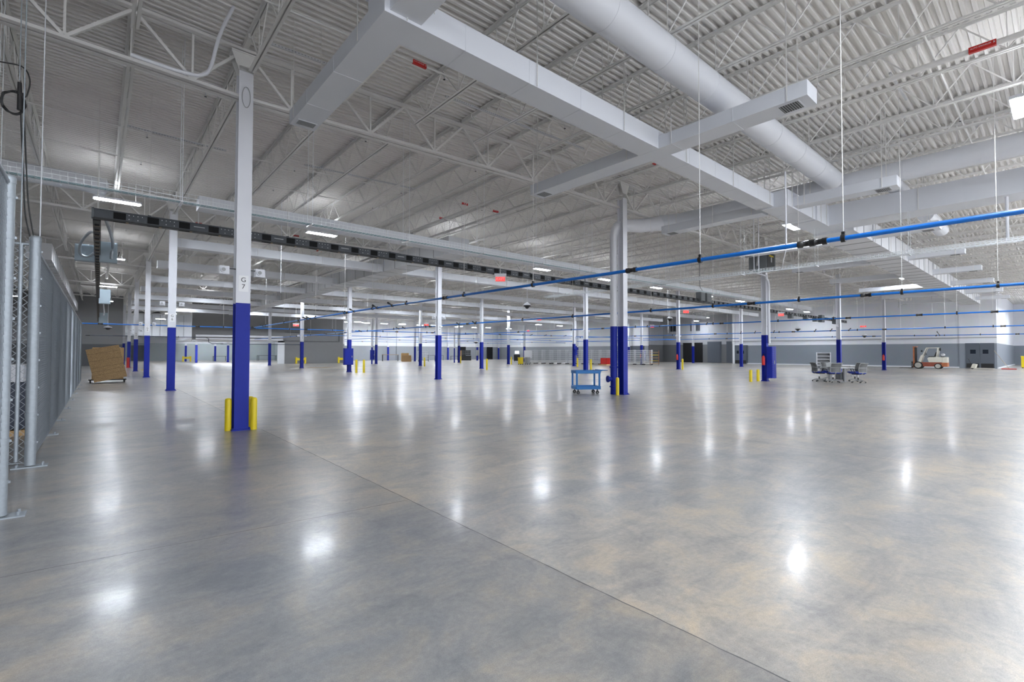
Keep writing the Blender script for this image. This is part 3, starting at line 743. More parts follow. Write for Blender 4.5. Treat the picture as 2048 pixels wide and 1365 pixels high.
# ================================================================= LED FIXTURES (the room's lamps)
lb = MB(); lb.box((-.6, -.17, .0), (.6, .17, .06), WHITE)
lb.box((-.5, -.07, .06), (.5, .07, .065), UPFILL)
LH = lb.mesh('housing')
lb = MB()
for s in (-1, 1): lb.box((-.56, s*.085-.065, -.006), (.56, s*.085+.065, .001), LED)
LD = lb.mesh('diffuser')
lb = MB()
for s in (-1, 1): lb.tube([(s*.45, 0, .06), (s*.45, 0, 1.1)], .004, STEELW, 4)
LR = lb.mesh('hanger_cable')
LX = [-7.9, -1.67, 4.72, 11.1, 17.2, 23.0, 29.0, 36.8, 43.0, 48.5, 55.2, 60.5]
LY = [-16.3, -10.0, -3.72, 9.35, 21.6, 35.6, 48.9, 63.0, 76, 84]
for jy, y in enumerate(LY):
    for ix, x in enumerate(LX):
        if y > 68 and x > 22: continue
        if x > 62 or (y == 84 and x < 10): continue
        yy = y
        if x < -5 and y > 60: continue
        xx = x
        if jy == 2 and ix not in (4, 7, 10): continue
        if jy == 2: yy = -3.62; xx = {4: 17.8, 7: 36.6}.get(ix, x)
        if jy == 1 and ix == 3: continue
        if jy == 1 and ix == 4: xx = 18.6
        z = 6.28
        e = empty('led_high_bay', (xx, yy, z), f"lit LED high-bay lamp, {nth(ix+1)} from the left in the {nth(jy+1)} row back", 'ceiling lamp', 'LED high-bay lamps in rows')
        for nm, me in (('housing', LH), ('diffuser', LD), ('hanger_cable', LR)):
            o = bpy.data.objects.new(nm, me); COL.objects.link(o); o.parent = e
            if nm == 'hanger_cable': o.scale.z = (DECK0+.02+rz_(xx)-z)/1.1
for x, y in ((28, 64.5), (31, 64.5), (34.2, 64.5), (37.5, 64.5), (41, 64.5), (45, 64.5), (49, 64.5), (53, 64.5), (11.45, -9.86), (66.8, -8.6), (72.5, -8.6), (70, -12), (78, -8.6), (70, -17), (78, -17), (66, 26)):  # nearest lamps past the right corner are unseen, added to brighten the return wall
    e = empty('led_high_bay', (x, y, 6.28), 'lit LED high-bay lamp at the right edge of the picture' if x < 20 else f"lit lamp washing the far back wall, {nth([28, 31, 34.2, 37.5, 41, 45, 49, 53].index(x)+1)} from its left" if y > 60 else f"lit LED high-bay lamp beyond the right corner, {'nearest' if y == -8.6 else 'near' if y == -12 else 'deep' if y == -17 else 'in the recess'}, {'left' if x < 72 else 'middle' if x < 76 else 'right'}", 'ceiling lamp', 'LED high-bay lamps in rows')
    for nm, me in (('housing', LH), ('diffuser', LD), ('hanger_cable', LR)):
        o = bpy.data.objects.new(nm, me); COL.objects.link(o); o.parent = e
        if nm == 'hanger_cable': o.scale.z = (DECK0+.29-6.28)/1.1

# ================================================================= SPRINKLER PIPES
hb = MB(); hb.tube([(0, 0, -.02), (0, 0, -.1)], .012, SILV, 6); hb.tube([(0, 0, -.1), (0, 0, -.106)], .025, DARKM, 8); HEADM = hb.mesh('sprinkler_head')
ys_ = [-8.7, -5.4, -2.1, 1.7, 5.05, 7.4, 10.9, 14.4, 17.6, 21, 27.5, 31, 38, 42]
for q, y in enumerate(ys_):
    e = empty('sprinkler_branch_pipe', (0, 0, 0), f"thin white sprinkler branch pipe, {nth(q+1)} across the roof from the camera", 'sprinkler pipe', 'white sprinkler branch pipes')
    b = MB(); x0, x1 = (-2 if y < 5 else -10), 58; xs = [x0]+([-9] if x0 < -9 else [])+[0, 9, x1]
    b.tube([(x, y, 7.08+rz_(x)) for x in xs], .021, STEELW, 6); b.build('pipe', e)
    x = x0+1.6
    while x < x1:
        o = bpy.data.objects.new('sprinkler_head', HEADM); COL.objects.link(o); o.parent = e; o.location = (x, y, 7.08+rz_(x)); x += 3.6
e = empty('sprinkler_main', (0, 0, 0), 'white sprinkler main pipe carrying the red marker at upper right', 'sprinkler pipe')
b = MB(); b.tube([(9.95, -16, 7.03), (9.95, 50, 7.03)], .055, STEELW, 12); b.build('pipe', e)
y = -14
while y < 48: b = MB(); b.tube([(9.95, y, 7.08), (9.95, y, 7.85)], .008, STEELW, 5); b.tube([(9.95, y-.015, 7.03), (9.95, y+.015, 7.03)], .062, STEELW, 12); b.build('pipe_hanger', e); y += 3.6
def marker(x, y, z, L, ax, lab, h=.085, txt='AUTO SPRINKLER'):
    e = empty('pipe_marker', (x, y, z), lab, 'pipe marker', 'red sprinkler pipe markers')
    b = MB()
    if ax == 'y': b.box((-.066, -L/2, -h/2), (-.062, L/2, h/2), RED); b.box((-.066, -L/2, -h/2-.004), (.0, L/2, -h/2), RED)
    else: b.box((-L/2, -.03, -h/2), (L/2, -.026, h/2), RED); b.box((-L/2, -.03, -h/2-.004), (L/2, .02, -h/2), RED)
    p = b.build('label_wrap', e)
    rot = (math.pi/2, 0, -math.pi/2) if ax == 'y' else (math.pi/2, 0, 0)
    t = L*.095
    loc = (-.068, .02, .008) if ax == 'y' else (-.02, -.032, .006)
    text('legend', txt, t, WHITE, p, loc, rot, .0005)
    a = MB()
    if ax == 'y': a.add([(-.0685, -L*.46, .008), (-.0685, -L*.40, .03), (-.0685, -L*.40, -.014)], [(0, 1, 2)], WHITE)
    else: a.add([(L*.47, -.0325, .006), (L*.41, -.0325, .02), (L*.41, -.0325, -.008)], [(0, 1, 2)], WHITE)
    a.build('arrow', p)
marker(9.95, -9.42, 7.03, .36, 'y', 'red sprinkler marker with white lettering on the main pipe at upper right', .10)
for q, (x, y) in enumerate(((2.62, -2.1), (9.55, 1.7), (10.75, -2.1), (9.2, 7.4), (8.75, 5.05), (2.6, 10.9), (10.3, 5.05), (1.2, 14.4), (5.2, 14.4), (7.4, 17.6))):
    marker(x, y, 7.08+rz_(x), .3, 'x', f"small red sprinkler marker on a branch pipe, {nth(q+1)} from the camera side", .07)
# perforated strut channels near the deck
st = mat('perforated_strut', (.60, .61, .63), .5, .2)
for q, (x0, x1, y, z) in enumerate(((.3, 1.9, -.7, 7.25), (-1.6, .6, 5.2, 7.2), (3.6, 8.2, -1.53, 7.0), (6.1, 8.9, -2.35, 7.0), (8.6, 10.2, -5.2, 7.1), (10.4, 12, -8.0, 7.1), (2.5, 6.2, 4.4, 7.0))):
    b = MB(); b.bar((x0, y, z+rz_(x0)), (x1, y, z+rz_(x1)), .041, .041, st)
    t = x0+.05
    while t < x1-.05: b.box((t, y-.022, z-.006+rz_(t)), (t+.022, y-.0205, z+.006+rz_(t)), GREYM); t += .06
    tag(b.build('strut_channel'), f"perforated strut channel spanning two joists, {nth(q+1)} piece", 'strut', 'perforated strut channels under the roof')
# white conduit bending down near G7
conduit('white pipe bending out of the joists beside the top of G7', [(-.35, -.8, 7.6), (-.55, -.8, 7.0), (-.68, -.8, 6.38), (-.80, -.8, 6.2), (-1.0, -.8, 6.15), (-1.31, -.8, 6.14), (-1.75, -.8, 6.16)], .03, WHITE, 'pipe_bend', 'pipe')
conduit('tied coil of thin white cable hanging on top of column G7', [(.04+.07*math.cos(a), .022, 6.45+.2*math.sin(a)) for a in [k*math.pi/6 for k in range(15)]], .006, GREYPL, 'cable_coil', 'cable')
# vertical drops
def vrod(x, y, z0, z1, r, m, lab, name='drop_pole', cat='pole', grp=None):
    b = MB(); b.tube([(x, y, z0), (x, y, top_at(x, y) if z1 > 6.5 else z1)], r, m, 8); tag(b.build(name), lab, cat, grp)
vrod(9.95, -6.12, 3.9, 6.95, .02, WHITE, 'white vertical drop pipe hanging left of the right edge, ending in a flex')
conduit('white flex hanging from the drop pipe onto the bright tray', [(9.95, -6.12, 3.9), (10.0, -6.05, 3.7), (10.3, -5.9, 3.55), (10.6, -5.7, 3.5)], .009, WHITE)
vrod(16.3, -9.35, 4.5, 5.7, .035, WHITE, 'thick white drop pipe above the bright tray near the right edge')
for q, (x, y, z) in enumerate(((15.95, -2.95, 4.5), (16.5, -2.9, 4.5), (3.5, 10.5, 3.9), (15.0, 16, 3.0), (22, 13, 3.2), (30, 9, 3.2), (27, 20, 3.0), (40, 4, 3.2), (35, 12, 3.2), (18, 30, 3.2), (26, 32, 3.2), (45, -2, 3.2))):
    vrod(x, y, z, 7.3, .012, WHITE, f"thin white drop pole hanging from the roof, {nth(q+1)} nearest", grp='thin white drop poles')

# ================================================================= HANGING SIGNS / PENDANTS
def exit_sign(x, y, z, rot, lab, zt=7.3, w_=.34):
    e = empty('exit_sign', (x, y, z), lab, 'exit sign', 'hanging exit signs', rot)
    b = MB(); b.box((-w_/2, -.025, -.10), (w_/2, .025, .10), WHITE); b.build('housing', e, bevel=.006)
    b = MB(); b.box((-w_/2+.012, -.028, -.09), (w_/2-.012, -.0255, .06), EXITR); b.build('lit_face', e)
    text('legend', 'EXIT', .13, WHITE, e, (0, -.03, -.015), (math.pi/2, 0, 0), .001)
    b = MB(); b.box((-w_/2-.03, -.05, .10), (w_/2+.03, .05, .17), WHITE); b.tube([(0, 0, .17), (0, 0, (top_at(x, y) if zt > 6.5 else zt)-z)], .008, STEELW, 6); b.build('hanger', e)
exit_sign(8.15, 2.1, 3.98, -.72, 'lit red exit sign hanging under the long busway, nearest one')
exit_sign(24.7, 4.6, 3.98, -.9, 'lit red exit sign below the air pipe right of the pipe column')
exit_sign(31.4, 1.7, 3.98, -1.1, 'lit red exit sign hanging right of the column with the louvred cabinet')
exit_sign(11.87, 36.7, 4.0, -.3, 'lit red exit sign hanging before the grey back wall', w_=.5)
exit_sign(20.5, 27.7, 4.0, -.5, 'lit red exit sign far behind, left of the double pipe column', w_=.4)
exit_sign(24.9, 17.5, 4.2, -.7, 'small lit red exit sign in the middle distance')
exit_sign(44.5, 40, 4.6, -.7, 'lit red exit sign near the far wall, centre')
exit_sign(38, 15.5, 4.0, -.9, 'small lit red exit sign behind the column right of the blue cart')
exit_sign(63.93, 4.7, 4.55, -math.pi/2, 'lit red exit sign high on the two-tone right wall', 4.9, .6)
def pendant(x, y, z, lab, r=.19):
    e = empty('pendant_camera', (x, y, z), lab, 'pendant camera', 'white pendant camera domes')
    b = MB(); b.lathe([(.03, .22), (r*.9, .12), (r, .08), (r, .05)], WHITE); b.build('canopy', e)
    b = MB(); b.lathe([(r*.98, .05), (r*.98, .0), (r*.55, -.01)], BLACK); b.build('band', e)
    b = MB(); b.lathe([(r*.6, 0), (r*.5, -.08), (r*.25, -.12), (.001, -.13)], DARKM); b.build('dome', e)
    b = MB(); b.tube([(0, 0, .2), (0, 0, top_at(x, y)-z)], .015, WHITE, 8); b.build('stem', e)
pendant(14.95, 8.15, 3.92, 'white camera dome on a stem, centre of the picture')
pendant(28.4, 7.9, 3.85, 'white camera dome on a stem, right of the pipe column')
pendant(39.8, 3.5, 3.35, 'camera dome on a stem before the right wall')
pendant(48, 1.0, 2.95, 'camera dome low before the right wall, beside the fourth column')
pendant(-1.5, 42, 3.45, 'white round pendant dome hanging beyond the fence end', .28)
pendant(33, 37, 2.7, 'white round pendant dome near the cart row', .3)
for q, (x, y, z) in enumerate(((55, -2.5, 4.9), (58, -6.5, 4.9), (50, -1, 5.4))):
    vrod(x, y, z, 7.3, .012, GREYPL, f"thin rod with a small head near the right wall, {nth(q+1)}", 'sensor_drop', 'sensor', 'sensor drops near the right wall')

# unit heater on the column right of centre
e = empty('unit_heater', (22.95, -.46, 6.0), 'dark grey unit heater with yellow warning label hung on the column', 'heater')
b = MB(); b.box((-.55, -.45, -.42), (.55, .4, .42), GREYM); b.build('casing', e, bevel=.02)
b = MB(); b.box((-.50, -.47, -.36), (.35, -.452, .36), DARKM); 
b.build('front_panel', e)
b = MB(); b.box((-.30, -.478, .22), (.22, -.471, .29), YEL); b.box((-.1, -.478, -.05), (.03, -.471, .2), mat('pale_label', (.5, .52, .55), .5)); b.build('warning_label', e)
b = MB(); b.tube([(-.56, 0, -.2), (-.70, -.1, 0), (-.62, -.1, .3), (-.3, 0, .45)], .05, GREYPL, 10); b.build('flex_hose', e)
b = MB(); b.bar((-.8, .0, .46), (1.3, .0, .46), .06, .05, DARKM); b.bar((-.3, .3, -.48), (1.2, .3, -.48), .06, .05, WHITE); b.build('support_arm', e)
conduit('white conduit elbow from the heater down the column', [(24.1, -.2, 5.5), (24.5, -.1, 5.4), (24.68, -.13, 5.1), (24.7, -.115, 4.3), (24.7, -.115, 2.0)], .06, WHITE)
# electrical cabinets on columns
def cabinet(x, y, z0, z1, w_, d, m, lab, louv=False):
    e = empty('electrical_cabinet', (x, y, z0), lab, 'electrical cabinet', 'blue electrical cabinets on columns')
    b = MB(); b.box((-w_/2, -d, 0), (w_/2, 0, z1-z0), m); b.build('cabinet_body', e, bevel=.006)
    b = MB(); b.box((-w_/2+.03, -d-.014, .03), (w_/2-.03, -d-.001, z1-z0-.03), m)
    if louv:
        z = .15
        while z < z1-z0-.1: b.box((-w_/2+.08, -d-.03, z), (w_/2-.08, -d-.014, z+.03), m); z += .12
    b.build('door', e, bevel=.003)
    b = MB(); b.box((w_*.3, -d-.04, (z1-z0)*.45), (w_*.3+.03, -d-.014, (z1-z0)*.55), GREYPL); b.build('latch', e)
cabinet(24.66, -.048, .17, 1.83, .30, .26, BLUE, 'blue louvred cabinet on the column left of the office chairs', True)
b = MB(); b.box((24.81, -.30, .16), (25.10, -.02, 1.83), BLUE)
z = .3
while z < 1.75: b.box((24.84, -.308, z), (25.07, -.301, z+.05), mat('navy_louvre', (.01, .02, .2), .5)); z += .1
tag(b.build('louvred_cabinet'), 'blue slotted side cabinet right of the louvred column cabinet', 'cabinet')
cabinet(12.0, 24.714, .55, 1.78, .66, .3, BLUE, 'large blue panel on the column with a white label')
cabinet(23.95, 46.7, .55, 1.75, .5, .25, BLUE, 'blue panel on the far pair of columns')
cabinet(50.05, 24.714, .5, 1.8, .5, .3, BLUE, 'blue panel on the column before the dark doorway')
cabinet(37.28, 24.714, 1.2, 1.9, .3, .2, BLUE, 'small blue panel near the cart row')
cabinet(50.05, 59.524, .9, 1.9, .6, .2, GREYPL, 'grey panel far behind near the back wall')
# fire extinguishers
def extinguisher(x, y, z, lab):
    e = empty('fire_extinguisher', (x, y, z), lab, 'fire extinguisher', 'red fire extinguishers on columns')
    b = MB(); b.lathe([(.075, 0), (.08, .02), (.08, .4), (.05, .47), (.03, .5)], RED, n=16); b.build('cylinder', e)
    b = MB(); b.bar((0, 0, .5), (0, 0, .56), .04, .04, BLACK); b.bar((-.03, 0, .57), (.09, 0, .6), .02, .015, BLACK); b.tube([(.03, 0, .53), (.11, 0, .45), (.1, 0, .15)], .012, BLACK, 6); b.build('valve_and_hose', e)
extinguisher(24.42, .08, .85, 'red fire extinguisher left of the louvred cabinet column')
extinguisher(37.11, 12.39, .85, 'red fire extinguisher on the column before the grey recess')
extinguisher(49.88, 24.84, .85, 'red fire extinguisher on the column before the dark doorway')
extinguisher(49.88, .08, .85, 'red fire extinguisher on the column left of the forklift')
b = MB(); b.box((-.11, -.11, 0), (.11, .11, .95), RED); b.box((-.5, -.3, 0), (.5, .3, .012), RED)
tag(b.build('column_guard', loc=(.03, 46.78, 0)), 'red painted guard at the foot of the fifth column behind G7', 'column guard')

# ================================================================= FENCE
FX, FH = -2.70, 2.86
POSTS = [-1.47, 1.67, 4.0, 6.85, 9.75, 12.74, 15.7, 18.4]
def post(x, y, h, r, lab, name='fence_post', plate=True):
    e = empty(name, (x, y, 0), lab, 'fence post', 'galvanised fence posts')
    b = MB(); b.lathe([(r, .02), (r, h)], GALV, n=20); b.build('pipe', e)
    b = MB(); b.lathe([(r+.004, h-.06), (r+.006, h-.01), (r*.9, h+.015), (.001, h+.02)], GALV, n=20); b.build('post_cap', e)
    if plate:
        b = MB(); b.box((-.17, -.09, 0), (.17, .09, .012), GALV)
        for sx in (-.12, .12): b.cyl(sx, .05, .012, .045, .012, GALV, 8); b.cyl(sx, -.05, .012, .045, .012, GALV, 8)
        b.build('base_plate', e)
    for k in range(8): b = MB(); z = .3+k*(h-.5)/7; b.lathe([(r+.005, z), (r+.005, z+.035)], GALV, n=16); b.box((r, -.012, z+.004), (r+.016, -.004, z+.026), GALV); b.build('tension_band', e)
    return e
post(FX, -1.47, 3.0, .055, 'thick galvanised fence post, nearest fully visible, with base plate')
post(FX, -4.0, 3.1, .05, 'galvanised fence post at the very left edge')
for q, y in enumerate(POSTS[1:]): post(FX-.045, y, 2.86, .03, f"galvanised line post of the receding fence, {nth(q+1)} after the thick post")
def chainlink(lab, y0, y1, h, x=FX, pitch=.072, wr=.003, z0=.05):
    e = empty('chain_link_panel', (0, 0, 0), lab, 'chain-link fence', 'chain-link panels')
    b = MB(); L = y1-y0; H = h-z0
    def seg(a, c, off): b.bar((x+off, a[0], a[1]), (x-off, c[0], c[1]), wr, wr, GALVW, up=(1, 0, 0))
    t = -H
    while t < L:
        a0 = max(t, 0); s = a0-t; e1 = min(t+H, L)
        if e1 > a0: seg((y0+a0, z0+s), (y0+e1, z0+(e1-t)), .004); seg((y0+a0, z0+H-s), (y0+e1, z0+H-(e1-t)), -.004)
        t += pitch
    b.build('wire_mesh', e)
    b = MB(); b.tube([(x, y0, h), (x, y1, h)], .018, GALV, 10); b.tube([(x, y0, z0+.01), (x, y1, z0+.01)], .006, GALV, 6); b.build('rails', e)
    return e
for q, (a, c) in enumerate(zip(POSTS, POSTS[1:]+[22.0])):
    chainlink(f"chain-link panel of the receding fence, {nth(q+1)} after the thick post", a+.06, c-.0, 2.87)
o = chainlink('chain-link panel turning off behind the thick post into the cage', 0, 3.4, 2.9, 0, .095, .0042)
o.location = (FX-.06, -1.47, 0); o.rotation_euler.z = math.pi/2
chainlink('chain-link panel cut by the left edge of the picture', -7.2, -4.05, 3.05)
b = MB(); b.tube([(FX-.13, -1.47, .08), (FX-.13, -1.47, 2.9)], .022, GALV, 12)
tag(b.build('gate_upright'), 'thin galvanised gate upright just left of the thick post', 'fence post')
# inner fence run inside the cage
post(-6.2, 3.0, 2.7, .03, 'galvanised post inside the cage behind the mesh')
# black cables: coil and drops onto the thick post
cir2 = [(-2.93+.105*math.cos(k*math.pi/6)+.008*math.sin(k*1.7), -1.52+.02*math.sin(k*2.1), 4.70+.145*math.sin(k*math.pi/6)+.01*math.cos(k*1.3)) for k in range(0, 44)]
conduit('coil of black cable hanging high at the left edge above the fence', cir2, .008, BLACK, 'cable_coil', 'cable', 3)
conduit('black cable looping over from the left and dropping to the thick fence post', [(-3.3, -1.5, 5.18), (-3.06, -1.5, 5.19), (-2.86, -1.5, 5.20), (-2.79, -1.5, 5.06), (-2.81, -1.5, 4.85), (-2.86, -1.5, 4.76), (-2.86, -1.5, 4.5), (-2.83, -1.5, 3.9), (-2.80, -1.5, 3.3), (-2.74, -1.48, 2.95)], .008, BLACK, 'black_cable', 'cable')
conduit('second black cable dropping beside the first onto the thick fence post', [(-2.85, -1.5, 4.86), (-2.83, -1.5, 4.5), (-2.80, -1.5, 3.9), (-2.77, -1.5, 3.4), (-2.71, -1.46, 2.95)], .008, BLACK, 'black_cable', 'cable')
b = MB(); b.tube([(-2.88, -1.52, 4.98), (-2.87, -1.52, 4.62)], [.02, .03], BLACK, 8); b.tube([(-2.88, -1.52, 5.0), (-2.88, -1.52, 6.45)], .006, GALV, 6)
tag(b.build('cable_hook'), 'black tie and rod holding the cable coil under the girder', 'cable hook')
for q, (y, z1) in enumerate(((-1.9, 7.3), (-.9, 7.3))):
    vrod(FX-.1+.1*q, y, 2.8, z1, .007, WHITE if q else GALV, f"thin conduit rising behind the {'thick post' if q == 0 else 'first fence panel'}", 'conduit_riser', 'conduit')
# things seen through the mesh
def tcab(x, y, w_, d, h, m, lab):
    e = empty('tool_cabinet', (x, y, 0), lab, 'cabinet')
    b = MB(); b.box((-w_/2, -d/2, .12), (w_/2, d/2, h), m); b.build('cabinet_body', e, bevel=.01)
    n = 3
    for k in range(n):
        b = MB(); z0 = .15+k*(h-.2)/n; b.box((-w_/2+.03, -d/2-.015, z0), (w_/2-.03, -d/2-.001, z0+(h-.2)/n-.02), m); f = b.build('drawer', e)
        b = MB(); b.box((-.02, -d/2-.035, z0+(h-.2)/n-.09), (.16, -d/2-.015, z0+(h-.2)/n-.075), SILV); b.build('handle', f)
    b = MB(); b.box((-w_/2-.02, -d/2, .0), (w_/2+.02, d/2, .1), WOODP); b.build('pallet_base', e)
NAVYC = mat('navy_cabinet_paint', (.035, .045, .075), .5)
tcab(-3.78, 2.15, 1.5, .6, .95, NAVYC, 'navy drawer cabinet on a wooden base behind the left mesh')
b = MB(); b.box((-4.65, 1.8, .96), (-3.05, 2.5, 1.26), WHITE); tag(b.build('storage_crate'), 'white crate on top of the navy drawer cabinet', 'crate')
b = MB(); b.box((-4.42, 1.78, 1.27), (-4.1, 2.3, 1.5), mat('slate_blue_case', (.10, .16, .22), .5)); tag(b.build('tool_case'), 'slate blue case standing on the white crate', 'case')
b = MB(); b.lathe([(.07, 0), (.07, .2), (.03, .26)], RED); tag(b.build('red_canister', loc=(-4.3, 1.7, .98)), 'red canister before the white crate behind the mesh', 'canister')
conduit('blue-grey hose arm slanting across behind the mesh', [(-3.6, -3.0, 2.2), (-3.4, -1.6, 2.05), (-3.15, .2, 1.9)], .055, mat('slate_hose', (.14, .20, .28), .4), 'hose_arm', 'hose')
b = MB()
for z in (.9, 2.0): b.box((-13, 19.9, z), (-3.4, 20.6, z+.05), GREYPL)
for x in (-13, -9.8, -6.6, -3.45): b.box((x, 19.9, 0), (x+.06, 20.6, 2.6), GREYM)
tag(b.build('storage_rack'), 'grey storage rack along the back of the fenced cage', 'rack')

# ================================================================= CRATE ON DOLLY
e = empty('furniture_dolly', (-1.65, 20.2, 0), 'black furniture dolly under the board box', 'dolly')
b = MB(); b.box((-.75, -.45, .13), (.65, -.35, .17), BLACK); b.box((-.75, .35, .13), (.65, .45, .17), BLACK); b.box((-.75, -.45, .13), (-.65, .45, .17), BLACK); b.box((.55, -.45, .13), (.65, .45, .17), BLACK); b.build('frame', e)
for sx in (-.68, .58):
    for sy in (-.38, .38):
        b = MB(); b.tube([(sx-.02, sy, .06), (sx+.02, sy, .06)], .06, RUBBER, 14); b.box((sx-.03, sy-.02, .06), (sx+.03, sy+.02, .13), BLACK); b.build('caster', e)
e = empty('board_crate', (-1.66, 20.25, .17), 'open plywood crate standing on the dolly', 'crate')
b = MB(); t = .04
b.box((-.62, -.35, 0), (-.62+t, .35, 1.53), WOODP); b.box((.55-t, -.35, 0), (.55, .35, 1.53), WOODP); b.box((-.62, -.35, 1.53-t), (.55, .35, 1.53), WOODP); b.box((-.62, -.35, 0), (.55, .35, t), WOODP); b.box((-.58, .31, 0), (.51, .35, .9), DARKR)
b.box((-.62, -.37, .0), (-.47, -.35, 1.53), WOODP); b.box((.40, -.37, 0), (.55, -.35, 1.53), WOODP); b.box((-.47, -.37, 1.37), (.40, -.35, 1.53), WOODP)
b.build('crate_frame', e)
b = MB(); b.box((.0, -.1, 1.47), (.42, .2, 1.55), WHITE); tag(b.build('paper_stack', loc=(-1.66, 20.25, .17)), 'white packet lying on top of the plywood crate', 'packet')
b = MB(); b.box((-.62, -.012, 0), (.62, .012, 1.58), OSB)
for z in (.30, .48, .66, .98, 1.32): b.box((-.62, -.0135, z), (.62, -.0125, z+.008), mat('board_line', (.06, .04, .02), .8))
o = b.build('strand_board', loc=(-1.58, 19.60, .17)); o.rotation_euler = (math.radians(-5), math.radians(-12), math.radians(5)); tag(o, 'tilted sheet of strand board leaning on the crate', 'board')

# ================================================================= BLUE UTILITY CART
cx, cy, rot = 11.62, 1.28, math.radians(-4)
e = empty('utility_cart', (11.45, 1.18, 0), 'blue plastic two-shelf utility cart on black casters', 'cart', rz=math.radians(-32))
b = MB(); L, W = .90, .60
def trayb(z, h):
    b.box((-L/2, -W/2, z), (L/2, W/2, z+.02), CART)
    for s in (-1, 1):
        b.box((-L/2, s*W/2-.02, z), (L/2, s*W/2+.02, z+h), CART); b.box((s*L/2-.02, -W/2, z), (s*L/2+.02, W/2, z+h), CART)
trayb(.74, .11); b.build('top_shelf', e, bevel=.01)
b = MB(); trayb(.17, .12); b.build('bottom_shelf', e, bevel=.01)
for sx in (-1, 1):
    for sy in (-1, 1):
        b = MB(); b.prism([(sx*(L/2-.03)-.032, sy*(W/2-.02)-.022), (sx*(L/2-.03)+.032, sy*(W/2-.02)-.022), (sx*(L/2-.03)+.032, sy*(W/2-.02)+.022), (sx*(L/2-.03)-.032, sy*(W/2-.02)+.022)], .28, .75, CART, 'z'); b.build('upright', e, bevel=.008)
b = MB(); b.prism([(L/2, .80), (L/2+.07, .835), (L/2+.29, .85), (L/2+.29, .868), (L/2, .878)], -W/2, W/2, CART); b.build('handle', e, bevel=.006)
for sx in (-1, 1):
    for sy in (-1, 1):
        q = empty('caster', (sx*(L/2-.09), sy*(W/2-.07), 0), None, None); q.parent = e
        b = MB(); b.tube([(0, -.018, .062), (0, .018, .062)], .062, RUBBER, 20); b.build('wheel', q)
        b = MB(); b.box((-.02, -.028, .05), (.02, -.022, .17), DARKM); b.box((-.02, .022, .05), (.02, .028, .17), DARKM); b.tube([(0, -.024, .062), (0, .024, .062)], .022, SILV, 10); b.build('fork', q)

# ================================================================= TABLE + OFFICE CHAIRS
def chair_proto():
    e = empty('office_chair', (0, 0, 0), 'x', 'office chair', 'grey mesh office chairs')
    b = MB(); b.box((-.25, -.24, .45), (.25, .24, .52), NAVYF); b.build('seat', e, bevel=.03)
    b = MB(); b.box((-.2, -.18, .41), (.2, .18, .45), BLACK); b.build('seat_pan', e)
    b = MB()
    n = 8; pts = [(-.235, .235, z, -.25-.10*((z-.55)/.45)**2+.03*math.sin((z-.5)*6)) for z in [.52+.46*k/n for k in range(n+1)]]
    vs = []
    for (xa, xb, z, y) in pts: vs += [(xa, y, z), (xb, y, z), (xb, y+.012, z), (xa, y+.012, z)]
    fs = []
    for k in range(n):
        o = 4*k
        for a in range(4): fs.append((o+a, o+(a+1) % 4, o+4+(a+1) % 4, o+4+a))
    fs += [(0, 3, 2, 1), (4*n, 4*n+1, 4*n+2, 4*n+3)]
    b.add(vs, fs, MESHG, True); b.build('backrest', e)
    b = MB()
    for s in (-1, 1): b.tube([(s*.245, p[3], p[2]) for p in pts], .014, GREYPL, 8)
    for k in (0, 4, n): b.tube([(-.245, pts[k][3]-.005, pts[k][2]), (.245, pts[k][3]-.005, pts[k][2])], .014, GREYPL, 8)
    b.tube([(0, -.26, .55), (0, -.22, .44), (0, -.05, .42)], .025, GREYPL, 8); b.build('back_frame', e)
    for s in (-1, 1):
        b = MB(); b.tube([(s*.27, -.1, .46), (s*.3, -.06, .55), (s*.3, 0, .66)], .016, BLACK, 8); b.box((s*.3-.035, -.14, .66), (s*.3+.035, .12, .685), BLACK); b.build('armrest', e)
    b = MB(); b.tube([(0, 0, .12), (0, 0, .26)], .028, BLACK, 10); b.tube([(0, 0, .26), (0, 0, .42)], .018, SILV, 10); b.build('gas_lift', e)
    b = MB()
    for k in range(5):
        a = k*2*math.pi/5+.3; c, s = math.cos(a), math.sin(a); b.tube([(0, 0, .13), (c*.16, s*.16, .12), (c*.30, s*.30, .075)], [.024, .02, .014], GREYPL, 8)
    b.build('star_base', e)
    for k in range(5):
        a = k*2*math.pi/5+.3; c, s = math.cos(a), math.sin(a); b = MB(); b.tube([(c*.30-s*.022, s*.30+c*.022, .03), (c*.30+s*.022, s*.30-c*.022, .03)], .03, BLACK, 10); b.build('caster', e)
    return e
cp = chair_proto(); ck = kids(cp)
tx, ty = 27.35, -2.45
CH = [(26.75, -1.80, -2.3, 'leftmost grey mesh office chair, seen from the side by the table'),
      (26.30, -2.55, -.8, 'grey mesh office chair with its back to the camera, second from left'),
      (28.1, -3.05, .95, 'grey mesh office chair farthest right, turned to the table'),
      (26.8, -3.5, -.45, 'grey mesh office chair with its back to the camera, right front'),
      (28.5, -1.75, 2.5, 'grey mesh office chair behind the table, mostly hidden')]
for q, (x, y, a, lab) in enumerate(CH):
    o = cp if q == 0 else copy_tree(cp, None, ck)
    o.location = (x, y, 0); o.rotation_euler.z = a; o['label'] = lab
e = empty('work_table', (tx, ty, 0), 'pale work table with grey pedestal legs among the office chairs', 'table')
b = MB(); b.box((-.75, -.40, .71), (.75, .40, .74), TABLET); o = b.build('tabletop', e, bevel=.01)
for s in (-.6, .6):
    b = MB(); b.box((s-.06, -.05, .03), (s+.06, .05, .71), GREYPL); b.box((s-.04, -.36, 0), (s+.04, .36, .04), GREYPL); b.build('leg', e)
b = MB(); b.box((-.5, -.1, .12), (-.1, .15, .5), GREYM); b.build('modesty_box', e)
e.rotation_euler.z = math.radians(47)
